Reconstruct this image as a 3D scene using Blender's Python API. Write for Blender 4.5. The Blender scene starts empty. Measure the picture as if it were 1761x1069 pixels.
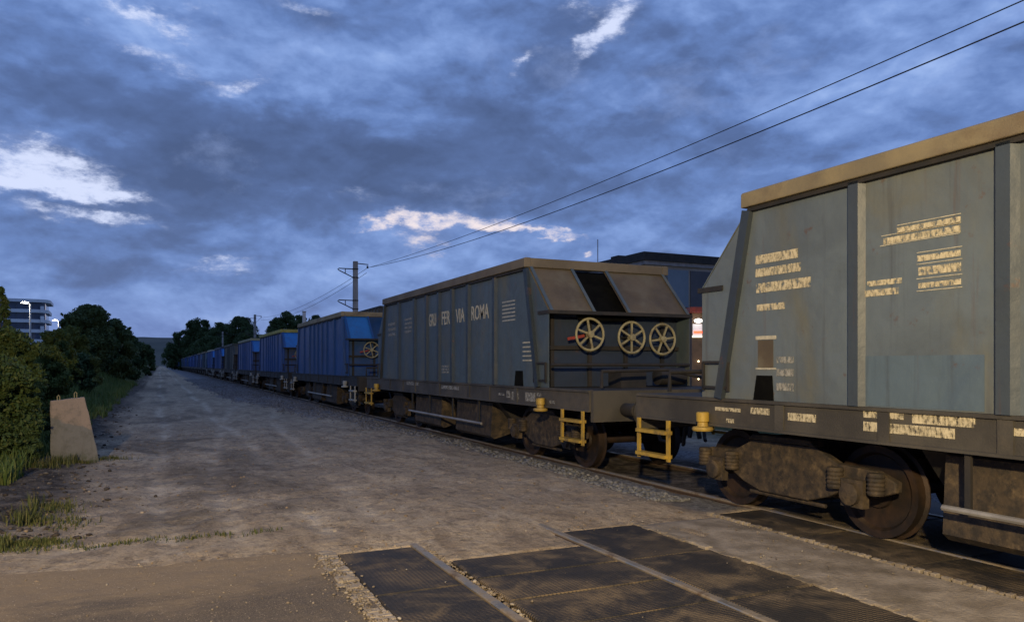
import bpy, math, random
import numpy as np
from math import radians as R, sin, cos, pi

random.seed(7)
rng = np.random.default_rng(7)
scn = bpy.context.scene
col = scn.collection

# ------------------------------------------------------------------ camera
F_PX, CX, HZ, W_PX, H_PX = 1300.0, 880.5, 627.0, 1761.0, 1069.0
A = math.atan(605.5 / F_PX)          # heading of the lens to the right of the railway line
CA, SA = cos(A), sin(A)
HC = 1.72                            # eye height above the rail heads
cam_d = bpy.data.cameras.new('camera')
cam = bpy.data.objects.new('camera', cam_d)
col.objects.link(cam)
cam.location = (0, 0, HC)
cam.rotation_euler = (pi / 2, 0, -A)
cam_d.sensor_width = 36
cam_d.lens = 36 * F_PX / W_PX
cam_d.shift_y = (HZ - H_PX / 2) / W_PX
cam_d.clip_start = 0.05
cam_d.clip_end = 12000
scn.camera = cam

def at_depth(px, py, d):
    u, v = (px - CX) / F_PX, (HZ - py) / F_PX
    return (d * (u * CA + SA), d * (CA - u * SA), HC + d * v)

def ratio(px):                        # X / Y along this column of the picture
    u = (px - CX) / F_PX
    return (u * CA + SA) / (CA - u * SA)

def depth(x, y):
    return x * SA + y * CA

# ------------------------------------------------------------------ tags and mesh helpers
def tag(o, label=None, cat=None, group=None, kind=None):
    if label: o['label'] = label
    if cat: o['category'] = cat
    if group: o['group'] = group
    if kind: o['kind'] = kind
    return o

def empty(name, loc=(0, 0, 0), rz=0, parent=None):
    o = bpy.data.objects.new(name, None)
    o.empty_display_size = 0.3
    col.objects.link(o)
    o.location = loc
    o.rotation_euler = (0, 0, rz)
    if parent: o.parent = parent
    return o

class MB:
    def __init__(self):
        self.v, self.f = [], []
    def add(self, vs, fs):
        n = len(self.v)
        self.v.extend([tuple(p) for p in vs])
        self.f.extend([tuple(i + n for i in f) for f in fs])
        return self
    def box(self, x0, x1, y0, y1, z0, z1):
        return self.add([(x0,y0,z0),(x1,y0,z0),(x1,y1,z0),(x0,y1,z0),(x0,y0,z1),(x1,y0,z1),(x1,y1,z1),(x0,y1,z1)],
                        [(0,3,2,1),(4,5,6,7),(0,1,5,4),(1,2,6,5),(2,3,7,6),(3,0,4,7)])
    def prism(self, poly, a, b, axis='x'):
        """poly in the two other axes (in xyz order), extruded from a to b along axis"""
        n = len(poly)
        def p(q, t):
            if axis == 'x': return (t, q[0], q[1])
            if axis == 'y': return (q[0], t, q[1])
            return (q[0], q[1], t)
        vs = [p(q, a) for q in poly] + [p(q, b) for q in poly]
        fs = [tuple(range(n)), tuple(range(2 * n - 1, n - 1, -1))]
        fs += [(i, i + n, (i + 1) % n + n, (i + 1) % n) for i in range(n)]
        return self.add(vs, fs)
    def bar(self, p, q, w, h, up=(0, 0, 1)):
        p, q, up = np.array(p, float), np.array(q, float), np.array(up, float)
        d = q - p; d /= np.linalg.norm(d)
        s = np.cross(d, up)
        if np.linalg.norm(s) < 1e-6: s = np.cross(d, (1, 0, 0))
        s /= np.linalg.norm(s); t = np.cross(s, d)
        c = [(-.5,-.5),(.5,-.5),(.5,.5),(-.5,.5)]
        vs = [p + s*a*w + t*b*h for a, b in c] + [q + s*a*w + t*b*h for a, b in c]
        return self.add(vs, [(0,1,2,3),(7,6,5,4),(0,4,5,1),(1,5,6,2),(2,6,7,3),(3,7,4,0)])
    def tube(self, pts, r, n=8, close=False, caps=True):
        pts = [np.array(p, float) for p in pts]
        m = len(pts)
        rs = r if isinstance(r, (list, tuple)) else [r] * m
        vs = []
        prev = None
        for i in range(m):
            if close: d = pts[(i + 1) % m] - pts[i - 1]
            else: d = pts[min(i + 1, m - 1)] - pts[max(i - 1, 0)]
            d = d / (np.linalg.norm(d) + 1e-9)
            if prev is None:
                ref = np.array((0, 0, 1.)) if abs(d[2]) < .9 else np.array((1., 0, 0))
                s = np.cross(d, ref)
            else:
                s = prev - d * np.dot(prev, d)
            s /= np.linalg.norm(s) + 1e-9
            prev = s
            t = np.cross(d, s)
            for k in range(n):
                a = 2 * pi * k / n
                vs.append(pts[i] + (s * cos(a) + t * sin(a)) * rs[i])
        fs = []
        for i in range(m if close else m - 1):
            j = (i + 1) % m
            for k in range(n):
                l = (k + 1) % n
                fs.append((i*n+k, i*n+l, j*n+l, j*n+k))
        if caps and not close:
            fs.append(tuple(range(n - 1, -1, -1)))
            fs.append(tuple((m - 1) * n + k for k in range(n)))
        return self.add(vs, fs)
    def lathe(self, prof, c, axis='z', n=20):
        """prof: list of (radius, height) revolved about axis through c"""
        vs, fs = [], []
        m = len(prof)
        for r_, h in prof:
            for k in range(n):
                a = 2 * pi * k / n
                x, y = r_ * cos(a), r_ * sin(a)
                q = {'z': (x, y, h), 'x': (h, x, y), 'y': (x, h, y)}[axis]
                vs.append((c[0] + q[0], c[1] + q[1], c[2] + q[2]))
        for i in range(m - 1):
            for k in range(n):
                l = (k + 1) % n
                fs.append((i*n+k, i*n+l, (i+1)*n+l, (i+1)*n+k))
        fs.append(tuple(range(n - 1, -1, -1)))
        fs.append(tuple((m - 1) * n + k for k in range(n)))
        return self.add(vs, fs)
    def build(self, name, m, parent=None, smooth=True, bevel=0):
        me = bpy.data.meshes.new(name)
        me.from_pydata(self.v, [], self.f)
        me.validate()
        return link_mesh(name, me, m, parent, smooth, bevel)

def link_mesh(name, me, m, parent=None, smooth=True, bevel=0):
    import bmesh
    bm = bmesh.new(); bm.from_mesh(me)
    if len(bm.faces) < 20000:
        bmesh.ops.recalc_face_normals(bm, faces=bm.faces)
    bm.to_mesh(me); bm.free()
    if m: me.materials.append(m)
    if smooth:
        me.polygons.foreach_set('use_smooth', [True] * len(me.polygons))
        me.set_sharp_from_angle(angle=R(38))
    o = bpy.data.objects.new(name, me)
    col.objects.link(o)
    if parent: o.parent = parent
    if bevel:
        b = o.modifiers.new('bevel', 'BEVEL'); b.width = bevel; b.segments = 2; b.limit_method = 'ANGLE'
    return o

def np_mesh(name, verts, faces, m, parent=None, smooth=False, attr=None):
    """faces: (n,k) int array; attr: dict of name -> (nverts,4) float colours"""
    verts = np.ascontiguousarray(verts, np.float32); faces = np.ascontiguousarray(faces, np.int32)
    me = bpy.data.meshes.new(name)
    k = faces.shape[1]
    me.vertices.add(len(verts)); me.vertices.foreach_set('co', verts.ravel())
    me.loops.add(faces.size); me.loops.foreach_set('vertex_index', faces.ravel())
    me.polygons.add(len(faces))
    me.polygons.foreach_set('loop_start', np.arange(0, faces.size, k, dtype=np.int32))
    me.polygons.foreach_set('loop_total', np.full(len(faces), k, np.int32))
    if smooth: me.polygons.foreach_set('use_smooth', np.ones(len(faces), bool))
    me.update(calc_edges=True)
    for a, c in (attr or {}).items():
        at_ = me.color_attributes.new(a, 'FLOAT_COLOR', 'POINT')
        at_.data.foreach_set('color', np.ascontiguousarray(c, np.float32).ravel())
    if m: me.materials.append(m)
    o = bpy.data.objects.new(name, me)
    col.objects.link(o)
    if parent: o.parent = parent
    return o

def kids(o): return [c for c in KIDS.get(o.name, [])]
KIDS = {}
def index_kids():
    KIDS.clear()
    for o in bpy.data.objects:
        if o.parent: KIDS.setdefault(o.parent.name, []).append(o)
def copy_tree(o, parent=None):
    c = o.copy(); col.objects.link(c)
    if parent: c.parent = parent
    for k in kids(o): copy_tree(k, c)
    return c
def tree_of(o):
    out = [o]
    for c in o.children: out += tree_of(c)
    return out

# value noise in numpy
def vnoise(x, y, seed=0):
    xi, yi = np.floor(x).astype(np.int64), np.floor(y).astype(np.int64)
    fx, fy = x - xi, y - yi
    fx, fy = fx*fx*(3-2*fx), fy*fy*(3-2*fy)
    def h(a, b):
        n = (a * 374761393 + b * 668265263 + seed * 982451653) & 0x7fffffff
        n = ((n ^ (n >> 13)) * 1274126177) & 0x7fffffff
        return ((n ^ (n >> 16)) & 0xffff) / 65535.0
    return (h(xi, yi)*(1-fx) + h(xi+1, yi)*fx)*(1-fy) + (h(xi, yi+1)*(1-fx) + h(xi+1, yi+1)*fx)*fy
def fbm(x, y, oct=4, seed=0):
    s, a, t = 0, .5, 0
    for i in range(oct):
        s = s + a * vnoise(x * 2**i, y * 2**i, seed + i); t += a; a *= .5
    return s / t
def sstep(a, b, x):
    t = np.clip((x - a) / (b - a), 0, 1)
    return t * t * (3 - 2 * t)

# ------------------------------------------------------------------ materials
class NT:
    def __init__(self, nt): self.nt = nt
    def n(self, t, **kw):
        o = self.nt.nodes.new(t)
        for k, v in kw.items(): setattr(o, k, v)
        return o
    def l(self, a, b): self.nt.links.new(a, b)
    def val(self, sock, v):
        if hasattr(v, 'is_output') or isinstance(v, bpy.types.NodeSocket): self.l(v, sock)
        else: sock.default_value = v
    def math(self, op, a, b=None, c=None, clamp=False):
        o = self.n('ShaderNodeMath', operation=op, use_clamp=clamp)
        self.val(o.inputs[0], a)
        if b is not None: self.val(o.inputs[1], b)
        if c is not None: self.val(o.inputs[2], c)
        return o.outputs[0]
    def mix(self, f, a, b, blend='MIX'):
        o = self.n('ShaderNodeMix', data_type='RGBA', blend_type=blend)
        self.val(o.inputs[0], f)
        self.val(o.inputs[6], a if not isinstance(a, tuple) else (*a[:3], 1))
        self.val(o.inputs[7], b if not isinstance(b, tuple) else (*b[:3], 1))
        return o.outputs[2]
    def noise(self, vec, scale, detail=4, rough=.55, dist=0, dims='3D'):
        o = self.n('ShaderNodeTexNoise', noise_dimensions=dims)
        if vec is not None: self.l(vec, o.inputs['Vector'])
        o.inputs['Scale'].default_value = scale; o.inputs['Detail'].default_value = detail
        o.inputs['Roughness'].default_value = rough; o.inputs['Distortion'].default_value = dist
        return o.outputs['Fac']
    def ramp(self, f, a, b):
        o = self.n('ShaderNodeMapRange', interpolation_type='SMOOTHSTEP')
        self.val(o.inputs[0], f); o.inputs[1].default_value = a; o.inputs[2].default_value = b
        return o.outputs[0]
    def mapv(self, vec, s=(1, 1, 1), loc=(0, 0, 0)):
        o = self.n('ShaderNodeMapping')
        self.l(vec, o.inputs[0]); o.inputs['Scale'].default_value = s; o.inputs['Location'].default_value = loc
        return o.outputs[0]

def base_mat(name):
    m = bpy.data.materials.new(name); m.use_nodes = True
    t = NT(m.node_tree)
    p = m.node_tree.nodes['Principled BSDF']
    return m, t, p

def coords(t, rnd=True):
    tc = t.n('ShaderNodeTexCoord').outputs['Object']
    if not rnd: return tc
    oi = t.n('ShaderNodeObjectInfo')
    v = t.n('ShaderNodeVectorMath', operation='ADD')
    r = t.math('MULTIPLY', oi.outputs['Random'], 37.0)
    t.l(tc, v.inputs[0]); t.l(r, v.inputs[1])
    return v.outputs[0]

def mat(name, c1, c2=None, rough=.7, metal=0, scale=3, dirt=None, dirt_amt=.5, bump=.15, bscale=60, lo=.35, hi=.65, streak=False, dist=.02):
    m, t, p = base_mat(name)
    v = coords(t)
    c2 = c2 or tuple(x * .65 for x in c1)
    f = t.ramp(t.noise(v, scale, 6, .6), lo, hi)
    c = t.mix(f, c1, c2)
    if dirt:
        vv = t.mapv(v, (6, 6, .7)) if streak else v
        g = t.ramp(t.noise(vv, scale * .8, 8, .65), .62 - dirt_amt * .35, .72)
        c = t.mix(g, c, dirt)
    t.l(c, p.inputs['Base Color'])
    p.inputs['Metallic'].default_value = metal
    rr = t.n('ShaderNodeMapRange'); t.l(t.noise(v, scale * 3, 4), rr.inputs[0])
    rr.inputs[3].default_value = max(.05, rough - .15); rr.inputs[4].default_value = min(1, rough + .15)
    t.l(rr.outputs[0], p.inputs['Roughness'])
    if bump:
        b = t.n('ShaderNodeBump'); b.inputs['Strength'].default_value = bump; b.inputs['Distance'].default_value = dist
        t.l(t.noise(v, bscale, 5, .6), b.inputs['Height']); t.l(b.outputs[0], p.inputs['Normal'])
    return m

def emit(name, c, s):
    m, t, p = base_mat(name)
    p.inputs['Base Color'].default_value = (*c, 1)
    p.inputs['Emission Color'].default_value = (*c, 1)
    p.inputs['Emission Strength'].default_value = s
    return m

def paint_mat(name, dust, rust=(.09, .045, .025), dust_amt=.5):
    """weathered wagon paint; the paint colour is the object's own colour"""
    m, t, p = base_mat(name)
    v = coords(t)
    oc = t.n('ShaderNodeObjectInfo').outputs['Color']
    n1 = t.ramp(t.noise(v, .9, 6, .62, .6), .36, .68)
    c = t.mix(t.math('MULTIPLY', n1, .55), oc, t.mix(.5, oc, (0.02, .02, .02)))
    n2 = t.ramp(t.noise(t.mapv(v, (1, 1, .5)), .75, 7, .62, .8), .62 - .3 * dust_amt, .74)
    c = t.mix(t.math('MULTIPLY', n2, .85), c, dust)
    st = t.ramp(t.noise(t.mapv(v, (9, 9, .35)), 1.0, 5, .6), .55, .78)
    c = t.mix(t.math('MULTIPLY', st, .45), c, (.035, .03, .026))
    rs_ = t.ramp(t.noise(t.mapv(v, (7, 7, .28), (3, 5, 1)), 1.0, 7, .66), .60, .74)
    c = t.mix(t.math('MULTIPLY', rs_, .45), c, rust)
    ru = t.ramp(t.noise(v, 3.2, 9, .72), .61, .70)
    c = t.mix(t.math('MULTIPLY', ru, .7), c, rust)
    t.l(c, p.inputs['Base Color'])
    t.l(t.math('MULTIPLY_ADD', n2, .2, .5), p.inputs['Roughness'])
    b = t.n('ShaderNodeBump'); b.inputs['Strength'].default_value = .5; b.inputs['Distance'].default_value = .05
    t.l(t.math('ADD', t.math('ADD', t.noise(v, 1.6, 3, .5), t.math('MULTIPLY', t.noise(v, 6, 3, .5), .3)), t.math('MULTIPLY', t.noise(v, 70, 3), .03)), b.inputs['Height']); t.l(b.outputs[0], p.inputs['Normal'])
    return m

MT = {}
MT['paint'] = paint_mat('wagon_paint', (.115, .110, .075), dust_amt=.6)
MT['paint_blue'] = paint_mat('wagon_paint_blue', (.030, .055, .105), dust_amt=.45)
MT['paint_stake'] = paint_mat('stake_paint', (.06, .06, .05), dust_amt=.15)
MT['rim'] = mat('rim_paint', (.215, .175, .10), (.15, .125, .08), .75, scale=1.5, dirt=(.10, .07, .045), dirt_amt=.4)
MT['slope'] = mat('rusty_slope', (.105, .080, .050), (.065, .050, .034), .85, scale=1.2, dirt=(.12, .105, .072), dirt_amt=.3)
MT['dark'] = mat('dark_steel', (.010, .010, .010), (.022, .018, .015), .75, scale=3, bump=.2)  # dark steel, taken near black to carry undercarriage shade too
MT['sill'] = mat('sill_steel', (.060, .054, .044), (.032, .029, .025), .75, scale=1.4, dirt=(.085, .07, .05), dirt_amt=.35, bump=.25)
MT['bogie'] = mat('bogie_iron', (.050, .035, .021), (.018, .014, .011), .8, scale=9, dirt=(.10, .07, .038), dirt_amt=.4, bump=.4, bscale=30)
MT['wheel'] = mat('wheel_steel', (.045, .026, .016), (.018, .013, .011), .6, metal=.3, scale=4)
MT['yellow'] = mat('yellow_paint', (.40, .26, .035), (.28, .18, .035), .55, scale=6, dirt=(.10, .07, .03), dirt_amt=.3)
MT['cream'] = mat('cream_paint', (.30, .265, .14), (.20, .175, .10), .6, scale=8, dirt=(.12, .08, .04), dirt_amt=.3)
MT['red'] = mat('red_paint', (.32, .04, .025), (.18, .03, .02), .6, scale=8)
MT['stencil'] = mat('stencil_paint', (.46, .42, .32), (.26, .25, .20), .8, scale=14, lo=.3, hi=.75)
MT['stencil_dim'] = mat('faded_stencil', (.36, .35, .30), (.20, .21, .21), .8, scale=10, lo=.3, hi=.7)
MT['black'] = mat('painted_opening', (.003, .003, .003), (.006, .006, .005), .95, scale=3)  # near black painted for the shade inside openings
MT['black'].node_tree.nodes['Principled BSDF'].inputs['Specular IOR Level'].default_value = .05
MT['pale_rod'] = mat('pale_rod', (.30, .29, .27), (.18, .17, .16), .5, metal=.2, scale=3)
MT['concrete'] = mat('concrete', (.36, .33, .29), (.26, .24, .21), .9, scale=2, bump=.4, bscale=45)
def stencil_mat(name, c1, c2, wear):
    """worn stencilled writing, too faded to read: paint left in broken strokes"""
    m, t, p = base_mat(name)
    v = t.n('ShaderNodeTexCoord').outputs['Object']
    st = t.noise(t.mapv(v, (0, 30, 15)), 1.0, 3, .6)
    sm = t.noise(t.mapv(v, (0, 6, 9)), 1.0, 4, .6)
    a = t.ramp(t.math('ADD', st, t.math('MULTIPLY', sm, .35)), .50 + wear, .80 + wear)
    t.l(t.mix(t.noise(v, 14, 4), c1, c2), p.inputs['Base Color']); p.inputs['Roughness'].default_value = .8
    t.l(a, p.inputs['Alpha'])
    return m
MT['strip_bright'] = stencil_mat('stencil_strip', (.62, .54, .36), (.40, .35, .24), .0)
MT['strip_dim'] = stencil_mat('stencil_strip_faded', (.34, .33, .29), (.22, .22, .21), .02)

def rail_mat():
    m, t, p = base_mat('rail_steel')
    v = coords(t, False)
    g = t.n('ShaderNodeNewGeometry')
    sx = t.n('ShaderNodeSeparateXYZ'); t.l(v, sx.inputs[0])
    top = t.ramp(sx.outputs[2], -.022, -.012)
    wear = t.math('MULTIPLY', top, t.ramp(t.noise(v, 2.5, 6, .7), .30, .60))
    c = t.mix(wear, t.mix(t.noise(v, 30, 5), (.035, .020, .012), (.08, .048, .028)), (.46, .38, .27))
    t.l(c, p.inputs['Base Color'])
    t.l(t.math('MULTIPLY', wear, .9), p.inputs['Metallic'])
    t.l(t.math('MULTIPLY_ADD', wear, -.46, .85), p.inputs['Roughness'])
    return m
MT['rail'] = rail_mat()

def rubber_mat():
    m, t, p = base_mat('ribbed_rubber')
    v = coords(t, False)
    sx = t.n('ShaderNodeSeparateXYZ'); t.l(v, sx.inputs[0])
    gx = t.math('SINE', t.math('MULTIPLY', sx.outputs[0], 2 * pi / .034))
    gy = t.math('SINE', t.math('MULTIPLY', sx.outputs[1], 2 * pi / .030))
    rib = t.ramp(t.math('ADD', gy, t.math('MULTIPLY', gx, .55)), -.5, .9)
    vr = coords(t)
    du = t.ramp(t.noise(vr, 2.6, 9, .66, .5), .46, .72)
    c = t.mix(t.noise(vr, 25, 6), (.016, .015, .014), (.040, .035, .030))
    c = t.mix(t.math('MULTIPLY', du, .7), c, (.17, .125, .075))
    wear = t.math('MULTIPLY', rib, t.ramp(t.noise(vr, 1.6, 5, .6), .42, .66))
    c = t.mix(t.math('MULTIPLY', wear, .5), c, (.24, .17, .09))
    t.l(c, p.inputs['Base Color'])
    t.l(t.math('MULTIPLY_ADD', du, .2, .62), p.inputs['Roughness'])
    p.inputs['Specular IOR Level'].default_value = .22
    b = t.n('ShaderNodeBump'); b.inputs['Strength'].default_value = .6; b.inputs['Distance'].default_value = .007
    t.l(t.math('ADD', rib, t.math('MULTIPLY', t.noise(vr, 60, 5), .5)), b.inputs['Height']); t.l(b.outputs[0], p.inputs['Normal'])
    return m
MT['rubber'] = rubber_mat()

def ground_mat():
    m, t, p = base_mat('ground_soil')
    tc = t.n('ShaderNodeTexCoord').outputs['Object']
    a = t.n('ShaderNodeAttribute', attribute_name='zone')
    s = t.n('ShaderNodeSeparateColor'); t.l(a.outputs['Color'], s.inputs[0])
    big = t.ramp(t.noise(tc, .35, 6, .6, .4), .35, .68)
    med = t.noise(t.mapv(tc, (1.6, .7, 1)), 1.4, 8, .66)
    fine = t.noise(tc, 22, 7, .7)
    dirt = t.mix(big, (.50, .395, .27), (.38, .295, .20))
    dirt = t.mix(t.ramp(med, .42, .68), dirt, (.26, .20, .14))
    dirt = t.mix(t.ramp(t.noise(tc, 2.1, 8, .65, .7), .55, .72), dirt, (.52, .43, .32))
    dirt = t.mix(t.math('MULTIPLY', t.ramp(t.noise(t.mapv(tc, (1.3, .8, 1)), 5.5, 8, .7, .4), .47, .66), .7), dirt, (.15, .118, .085))
    dirt = t.mix(t.math('MULTIPLY', t.ramp(t.noise(t.mapv(tc, (2.2, .28, 1)), 1.9, 6, .62, .5), .56, .70), .6), dirt, (.50, .41, .30))
    dirt = t.mix(t.math('MULTIPLY', t.ramp(fine, .42, .72), .5), dirt, (.10, .075, .05))
    dirt = t.mix(t.math('MULTIPLY', t.ramp(t.noise(tc, 38, 6, .7), .58, .72), .35), dirt, (.60, .50, .37))
    tk = t.n('ShaderNodeAttribute', attribute_name='track')
    tks = t.n('ShaderNodeSeparateColor'); t.l(tk.outputs['Color'], tks.inputs[0])
    dirt = t.mix(t.math('MULTIPLY', tks.outputs[0], t.ramp(t.noise(tc, 3, 5), .3, .6)), dirt, (.54, .45, .335))
    grav = t.mix(t.ramp(t.noise(tc, 14, 8, .75), .35, .68), (.09, .09, .095), (.28, .28, .29))
    grav = t.mix(t.math('MULTIPLY', t.ramp(t.noise(tc, 1.2, 6), .45, .65), .4), grav, (.15, .12, .09))
    soil = t.mix(t.ramp(t.noise(tc, 4, 8, .7), .4, .65), (.035, .028, .022), (.15, .125, .10))
    grs = t.mix(t.ramp(t.noise(tc, 3, 8, .7), .35, .7), (.022, .035, .010), (.075, .09, .022))
    c = t.mix(s.outputs[0], dirt, grav)
    c = t.mix(s.outputs[1], c, soil)
    c = t.mix(s.outputs[2], c, grs)
    t.l(c, p.inputs['Base Color'])
    p.inputs['Roughness'].default_value = .95
    p.inputs['Specular IOR Level'].default_value = .2
    b = t.n('ShaderNodeBump'); b.inputs['Strength'].default_value = 1.0; b.inputs['Distance'].default_value = .07
    h = t.math('ADD', t.math('MULTIPLY', t.noise(tc, 45, 6, .7), .35), t.noise(tc, 6, 8, .65))
    t.l(h, b.inputs['Height']); t.l(b.outputs[0], p.inputs['Normal'])
    return m

def asphalt_mat():
    m, t, p = base_mat('dusty_asphalt')
    tc = t.n('ShaderNodeTexCoord').outputs['Object']
    sy = t.n('ShaderNodeSeparateXYZ'); t.l(tc, sy.inputs[0])
    dust = t.ramp(t.math('ADD', t.noise(t.mapv(tc, (.6, 1.0, 1)), 1.6, 9, .7, .5), t.math('MULTIPLY', t.ramp(sy.outputs[1], 5.6, 6.9), .35)), .48, .78)
    g = t.noise(tc, 95, 5, .75)
    asp = t.mix(t.ramp(g, .3, .75), (.055, .046, .038), (.19, .15, .11))
    c = t.mix(dust, asp, t.mix(t.noise(tc, 28, 7, .7), (.28, .21, .13), (.16, .12, .08)))
    c = t.mix(t.ramp(t.noise(tc, 75, 3, .5), .66, .70), c, (.46, .38, .28))
    t.l(c, p.inputs['Base Color'])
    p.inputs['Roughness'].default_value = .9
    p.inputs['Specular IOR Level'].default_value = .25
    b = t.n('ShaderNodeBump'); b.inputs['Strength'].default_value = .8; b.inputs['Distance'].default_value = .02
    t.l(t.math('ADD', t.math('MULTIPLY', t.noise(tc, 110, 4, .7), .5), t.noise(tc, 9, 8, .65)), b.inputs['Height']); t.l(b.outputs[0], p.inputs['Normal'])
    return m

def leaf_mat(name, a, b_, c_):
    m, t, p = base_mat(name)
    at_ = t.n('ShaderNodeAttribute', attribute_name='tone')
    s = t.n('ShaderNodeSeparateColor'); t.l(at_.outputs['Color'], s.inputs[0])
    c = t.mix(s.outputs[0], a, b_)
    c = t.mix(t.math('MULTIPLY', s.outputs[1], .8), c, c_)
    t.l(c, p.inputs['Base Color'])
    p.inputs['Roughness'].default_value = .65
    p.inputs['Specular IOR Level'].default_value = .25
    tr = t.n('ShaderNodeBsdfTranslucent'); t.l(c, tr.inputs[0])
    mx = t.n('ShaderNodeMixShader'); mx.inputs[0].default_value = .25
    out = m.node_tree.nodes['Material Output']
    t.l(p.outputs[0], mx.inputs[1]); t.l(tr.outputs[0], mx.inputs[2]); t.l(mx.outputs[0], out.inputs[0])
    return m
MT['leaf'] = leaf_mat('leaf_green', (.045, .075, .020), (.090, .125, .030), (.15, .15, .035))
MT['leaf_dark'] = leaf_mat('leaf_dark_green', (.034, .064, .026), (.068, .104, .038), (.09, .118, .038))
MT['leaf_warm'] = leaf_mat('leaf_yellow_green', (.036, .068, .020), (.074, .108, .028), (.13, .135, .038))
MT['grass'] = leaf_mat('grass_blades', (.05, .072, .018), (.10, .108, .032), (.20, .165, .065))
MT['bank_grass'] = leaf_mat('bank_grass_blades', (.060, .105, .026), (.115, .165, .040), (.20, .20, .06))
MT['bark'] = mat('bark', (.07, .055, .042), (.035, .028, .022), .9, scale=6, bump=.6, bscale=18)
MT['stone'] = leaf_mat('stone_grey', (.13, .13, .135), (.24, .24, .245), (.33, .32, .31))
MT['pebble'] = leaf_mat('pebble_warm', (.14, .11, .08), (.30, .25, .19), (.48, .43, .36))
MT['crumb'] = leaf_mat('crumb_soil', (.17, .125, .08), (.36, .27, .175), (.50, .42, .32))
MT['clod'] = leaf_mat('clod_soil', (.04, .032, .026), (.11, .09, .072), (.20, .175, .15))
MT['pole_concrete'] = mat('pole_concrete', (.30, .285, .27), (.22, .21, .20), .85, scale=2)
MT['steel_grey'] = mat('galvanised_steel', (.20, .20, .21), (.12, .12, .13), .5, metal=.6, scale=3)
MT['wire'] = mat('wire_dark', (.012, .012, .014), rough=.6, bump=0)
MT['ground'] = ground_mat()
MT['asphalt'] = asphalt_mat()

# ------------------------------------------------------------------ ground
def ground_z(x, y):
    x, y = np.asarray(x, float), np.asarray(y, float)
    z = -0.012 + .09 * (fbm(x * .5, y * .35, 4, 3) - .5) * sstep(6.9, 9.5, y) + .035 * (fbm(x * 2.2, y * 1.8, 4, 5) - .5) * (1 + 1.4 * sstep(7.4, 9.5, y))
    z += .02 * (fbm(x * 7, y * 7, 3, 9) - .5)
    # the siding's rails run out under the dirt beyond the crossing
    z += .028 * sstep(6.85, 7.6, y) * sstep(5.9, 5.2, x)
    # bed of the running line
    bed = sstep(5.55, 6.1, x) * sstep(9.0, 8.5, x) * sstep(7.0, 7.6, y)
    z -= .045 * bed
    # hollow for the crossing's panels
    hole = ((x > 1.46) & (x < 2.26) & (y < 6.9)) | ((x >= 2.26) & (x < 3.70) & (y < 6.26)) | ((x >= 3.70) & (x < 4.69) & (y < 6.84)) | ((x > 5.79) & (x < 8.88) & (y < 6.9))
    z = np.where(hole, -.12, z)
    # churned earth and bank on the left
    left = sstep(-.9, -2.0, x) * sstep(7.6, 9.0, y)
    z += left * (.22 * (fbm(x * 2.4, y * 1.6, 5, 21) - .38) + .10 * (fbm(x * 6, y * 5, 4, 23) - .5) + .05)
    z += sstep(-1.9, -4.6, x) * sstep(10.5, 17, y) * (.85 + .3 * fbm(x * .3, y * .2, 3, 30))
    # far beyond the line
    z += sstep(11.5, 14, x) * .15
    return z

def tracks(x, y):
    """tyre ruts along the dirt road and turning off the crossing"""
    m = np.zeros_like(x)
    for x0, k, a in ((.05, .0, 1.), (1.65, .0, 1.), (.75, .012, .7), (2.3, .012, .7)):
        c = x0 + k * (y - 8) ** 2 * .3 + .10 * np.sin(y * .35 + x0)
        m = np.maximum(m, a * np.exp(-((x - c) / .13) ** 2))
    for r_ in (3.6, 5.0):                       # a turn from the crossing up the road
        d = np.hypot(x + 3.2, y - 12.4) - r_
        m = np.maximum(m, .8 * np.exp(-(d / .11) ** 2) * (x > -2.5) * (y < 12.4))
    return m * sstep(7.2, 8.2, y) * sstep(.28, .5, fbm(x * .7, y * .5, 3, 140))
_gz = ground_z
def ground_z(x, y):
    x, y = np.asarray(x, float), np.asarray(y, float)
    return _gz(x, y) - .034 * tracks(x, y) * (1 + .35 * np.sign(np.sin(y * 40)))

def spaced(lo, hi, d0, d1, step, grow=1.13, far=4000):
    a = list(np.arange(d0, d1 + 1e-6, step))
    s, v = step, d1
    while v < hi: s *= grow; v += s; a.append(min(v, hi))
    s, v = step, d0
    while v > lo: s *= grow; v -= s; a.insert(0, max(v, lo))
    return np.array(a)

gx = spaced(-4000, 4000, -4.2, 6.4, .06)
gy = spaced(-300, 6000, 3.0, 19.0, .065)
X, Y = np.meshgrid(gx, gy)
Z = ground_z(X, Y)
Xn, Yn = X, Y
n1 = fbm(X * .8, Y * .5, 4, 50)
n2 = fbm(X * 2.5, Y * 1.8, 4, 60)
def ballast_edge(x, y):
    return np.interp(y, [13, 17, 20, 24, 39, 60], [6.6, 5.9, 5.3, 4.7, 3.1, 3.0]) + 1.1 * (fbm(x * .8, y * .5, 4, 50) - .5) + .8 * (fbm(x * 2.5, y * 1.8, 4, 60) - .5)
edge = ballast_edge(X, Y)
grav = sstep(edge - .35, edge + .5, X) * sstep(10.5, 9.5, X)
grav = np.maximum(grav, sstep(5.6, 6.0, X) * sstep(9.6, 9.0, X) * sstep(6.9, 7.4, Y))
soil = sstep(-.75, -1.5, X + .9 * (n2 - .5) + .5 * (n1 - .5)) * sstep(8.2, 9.4, Y + (n2 - .5) * 2)
soil = np.maximum(soil, sstep(6.55, 6.75, X) * sstep(9.2, 8.8, X) * sstep(6.9, 7.2, Y))
soil = np.maximum(soil, .55 * sstep(.56, .66, fbm(X * .55, Y * .4, 5, 77)) * sstep(8, 9, Y) * sstep(2.8, 1, X))
grass = sstep(-1.75, -2.3, X + 1.0 * (n1 - .5) + .7 * (n2 - .5)) * sstep(11.0, 13, Y)
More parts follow.
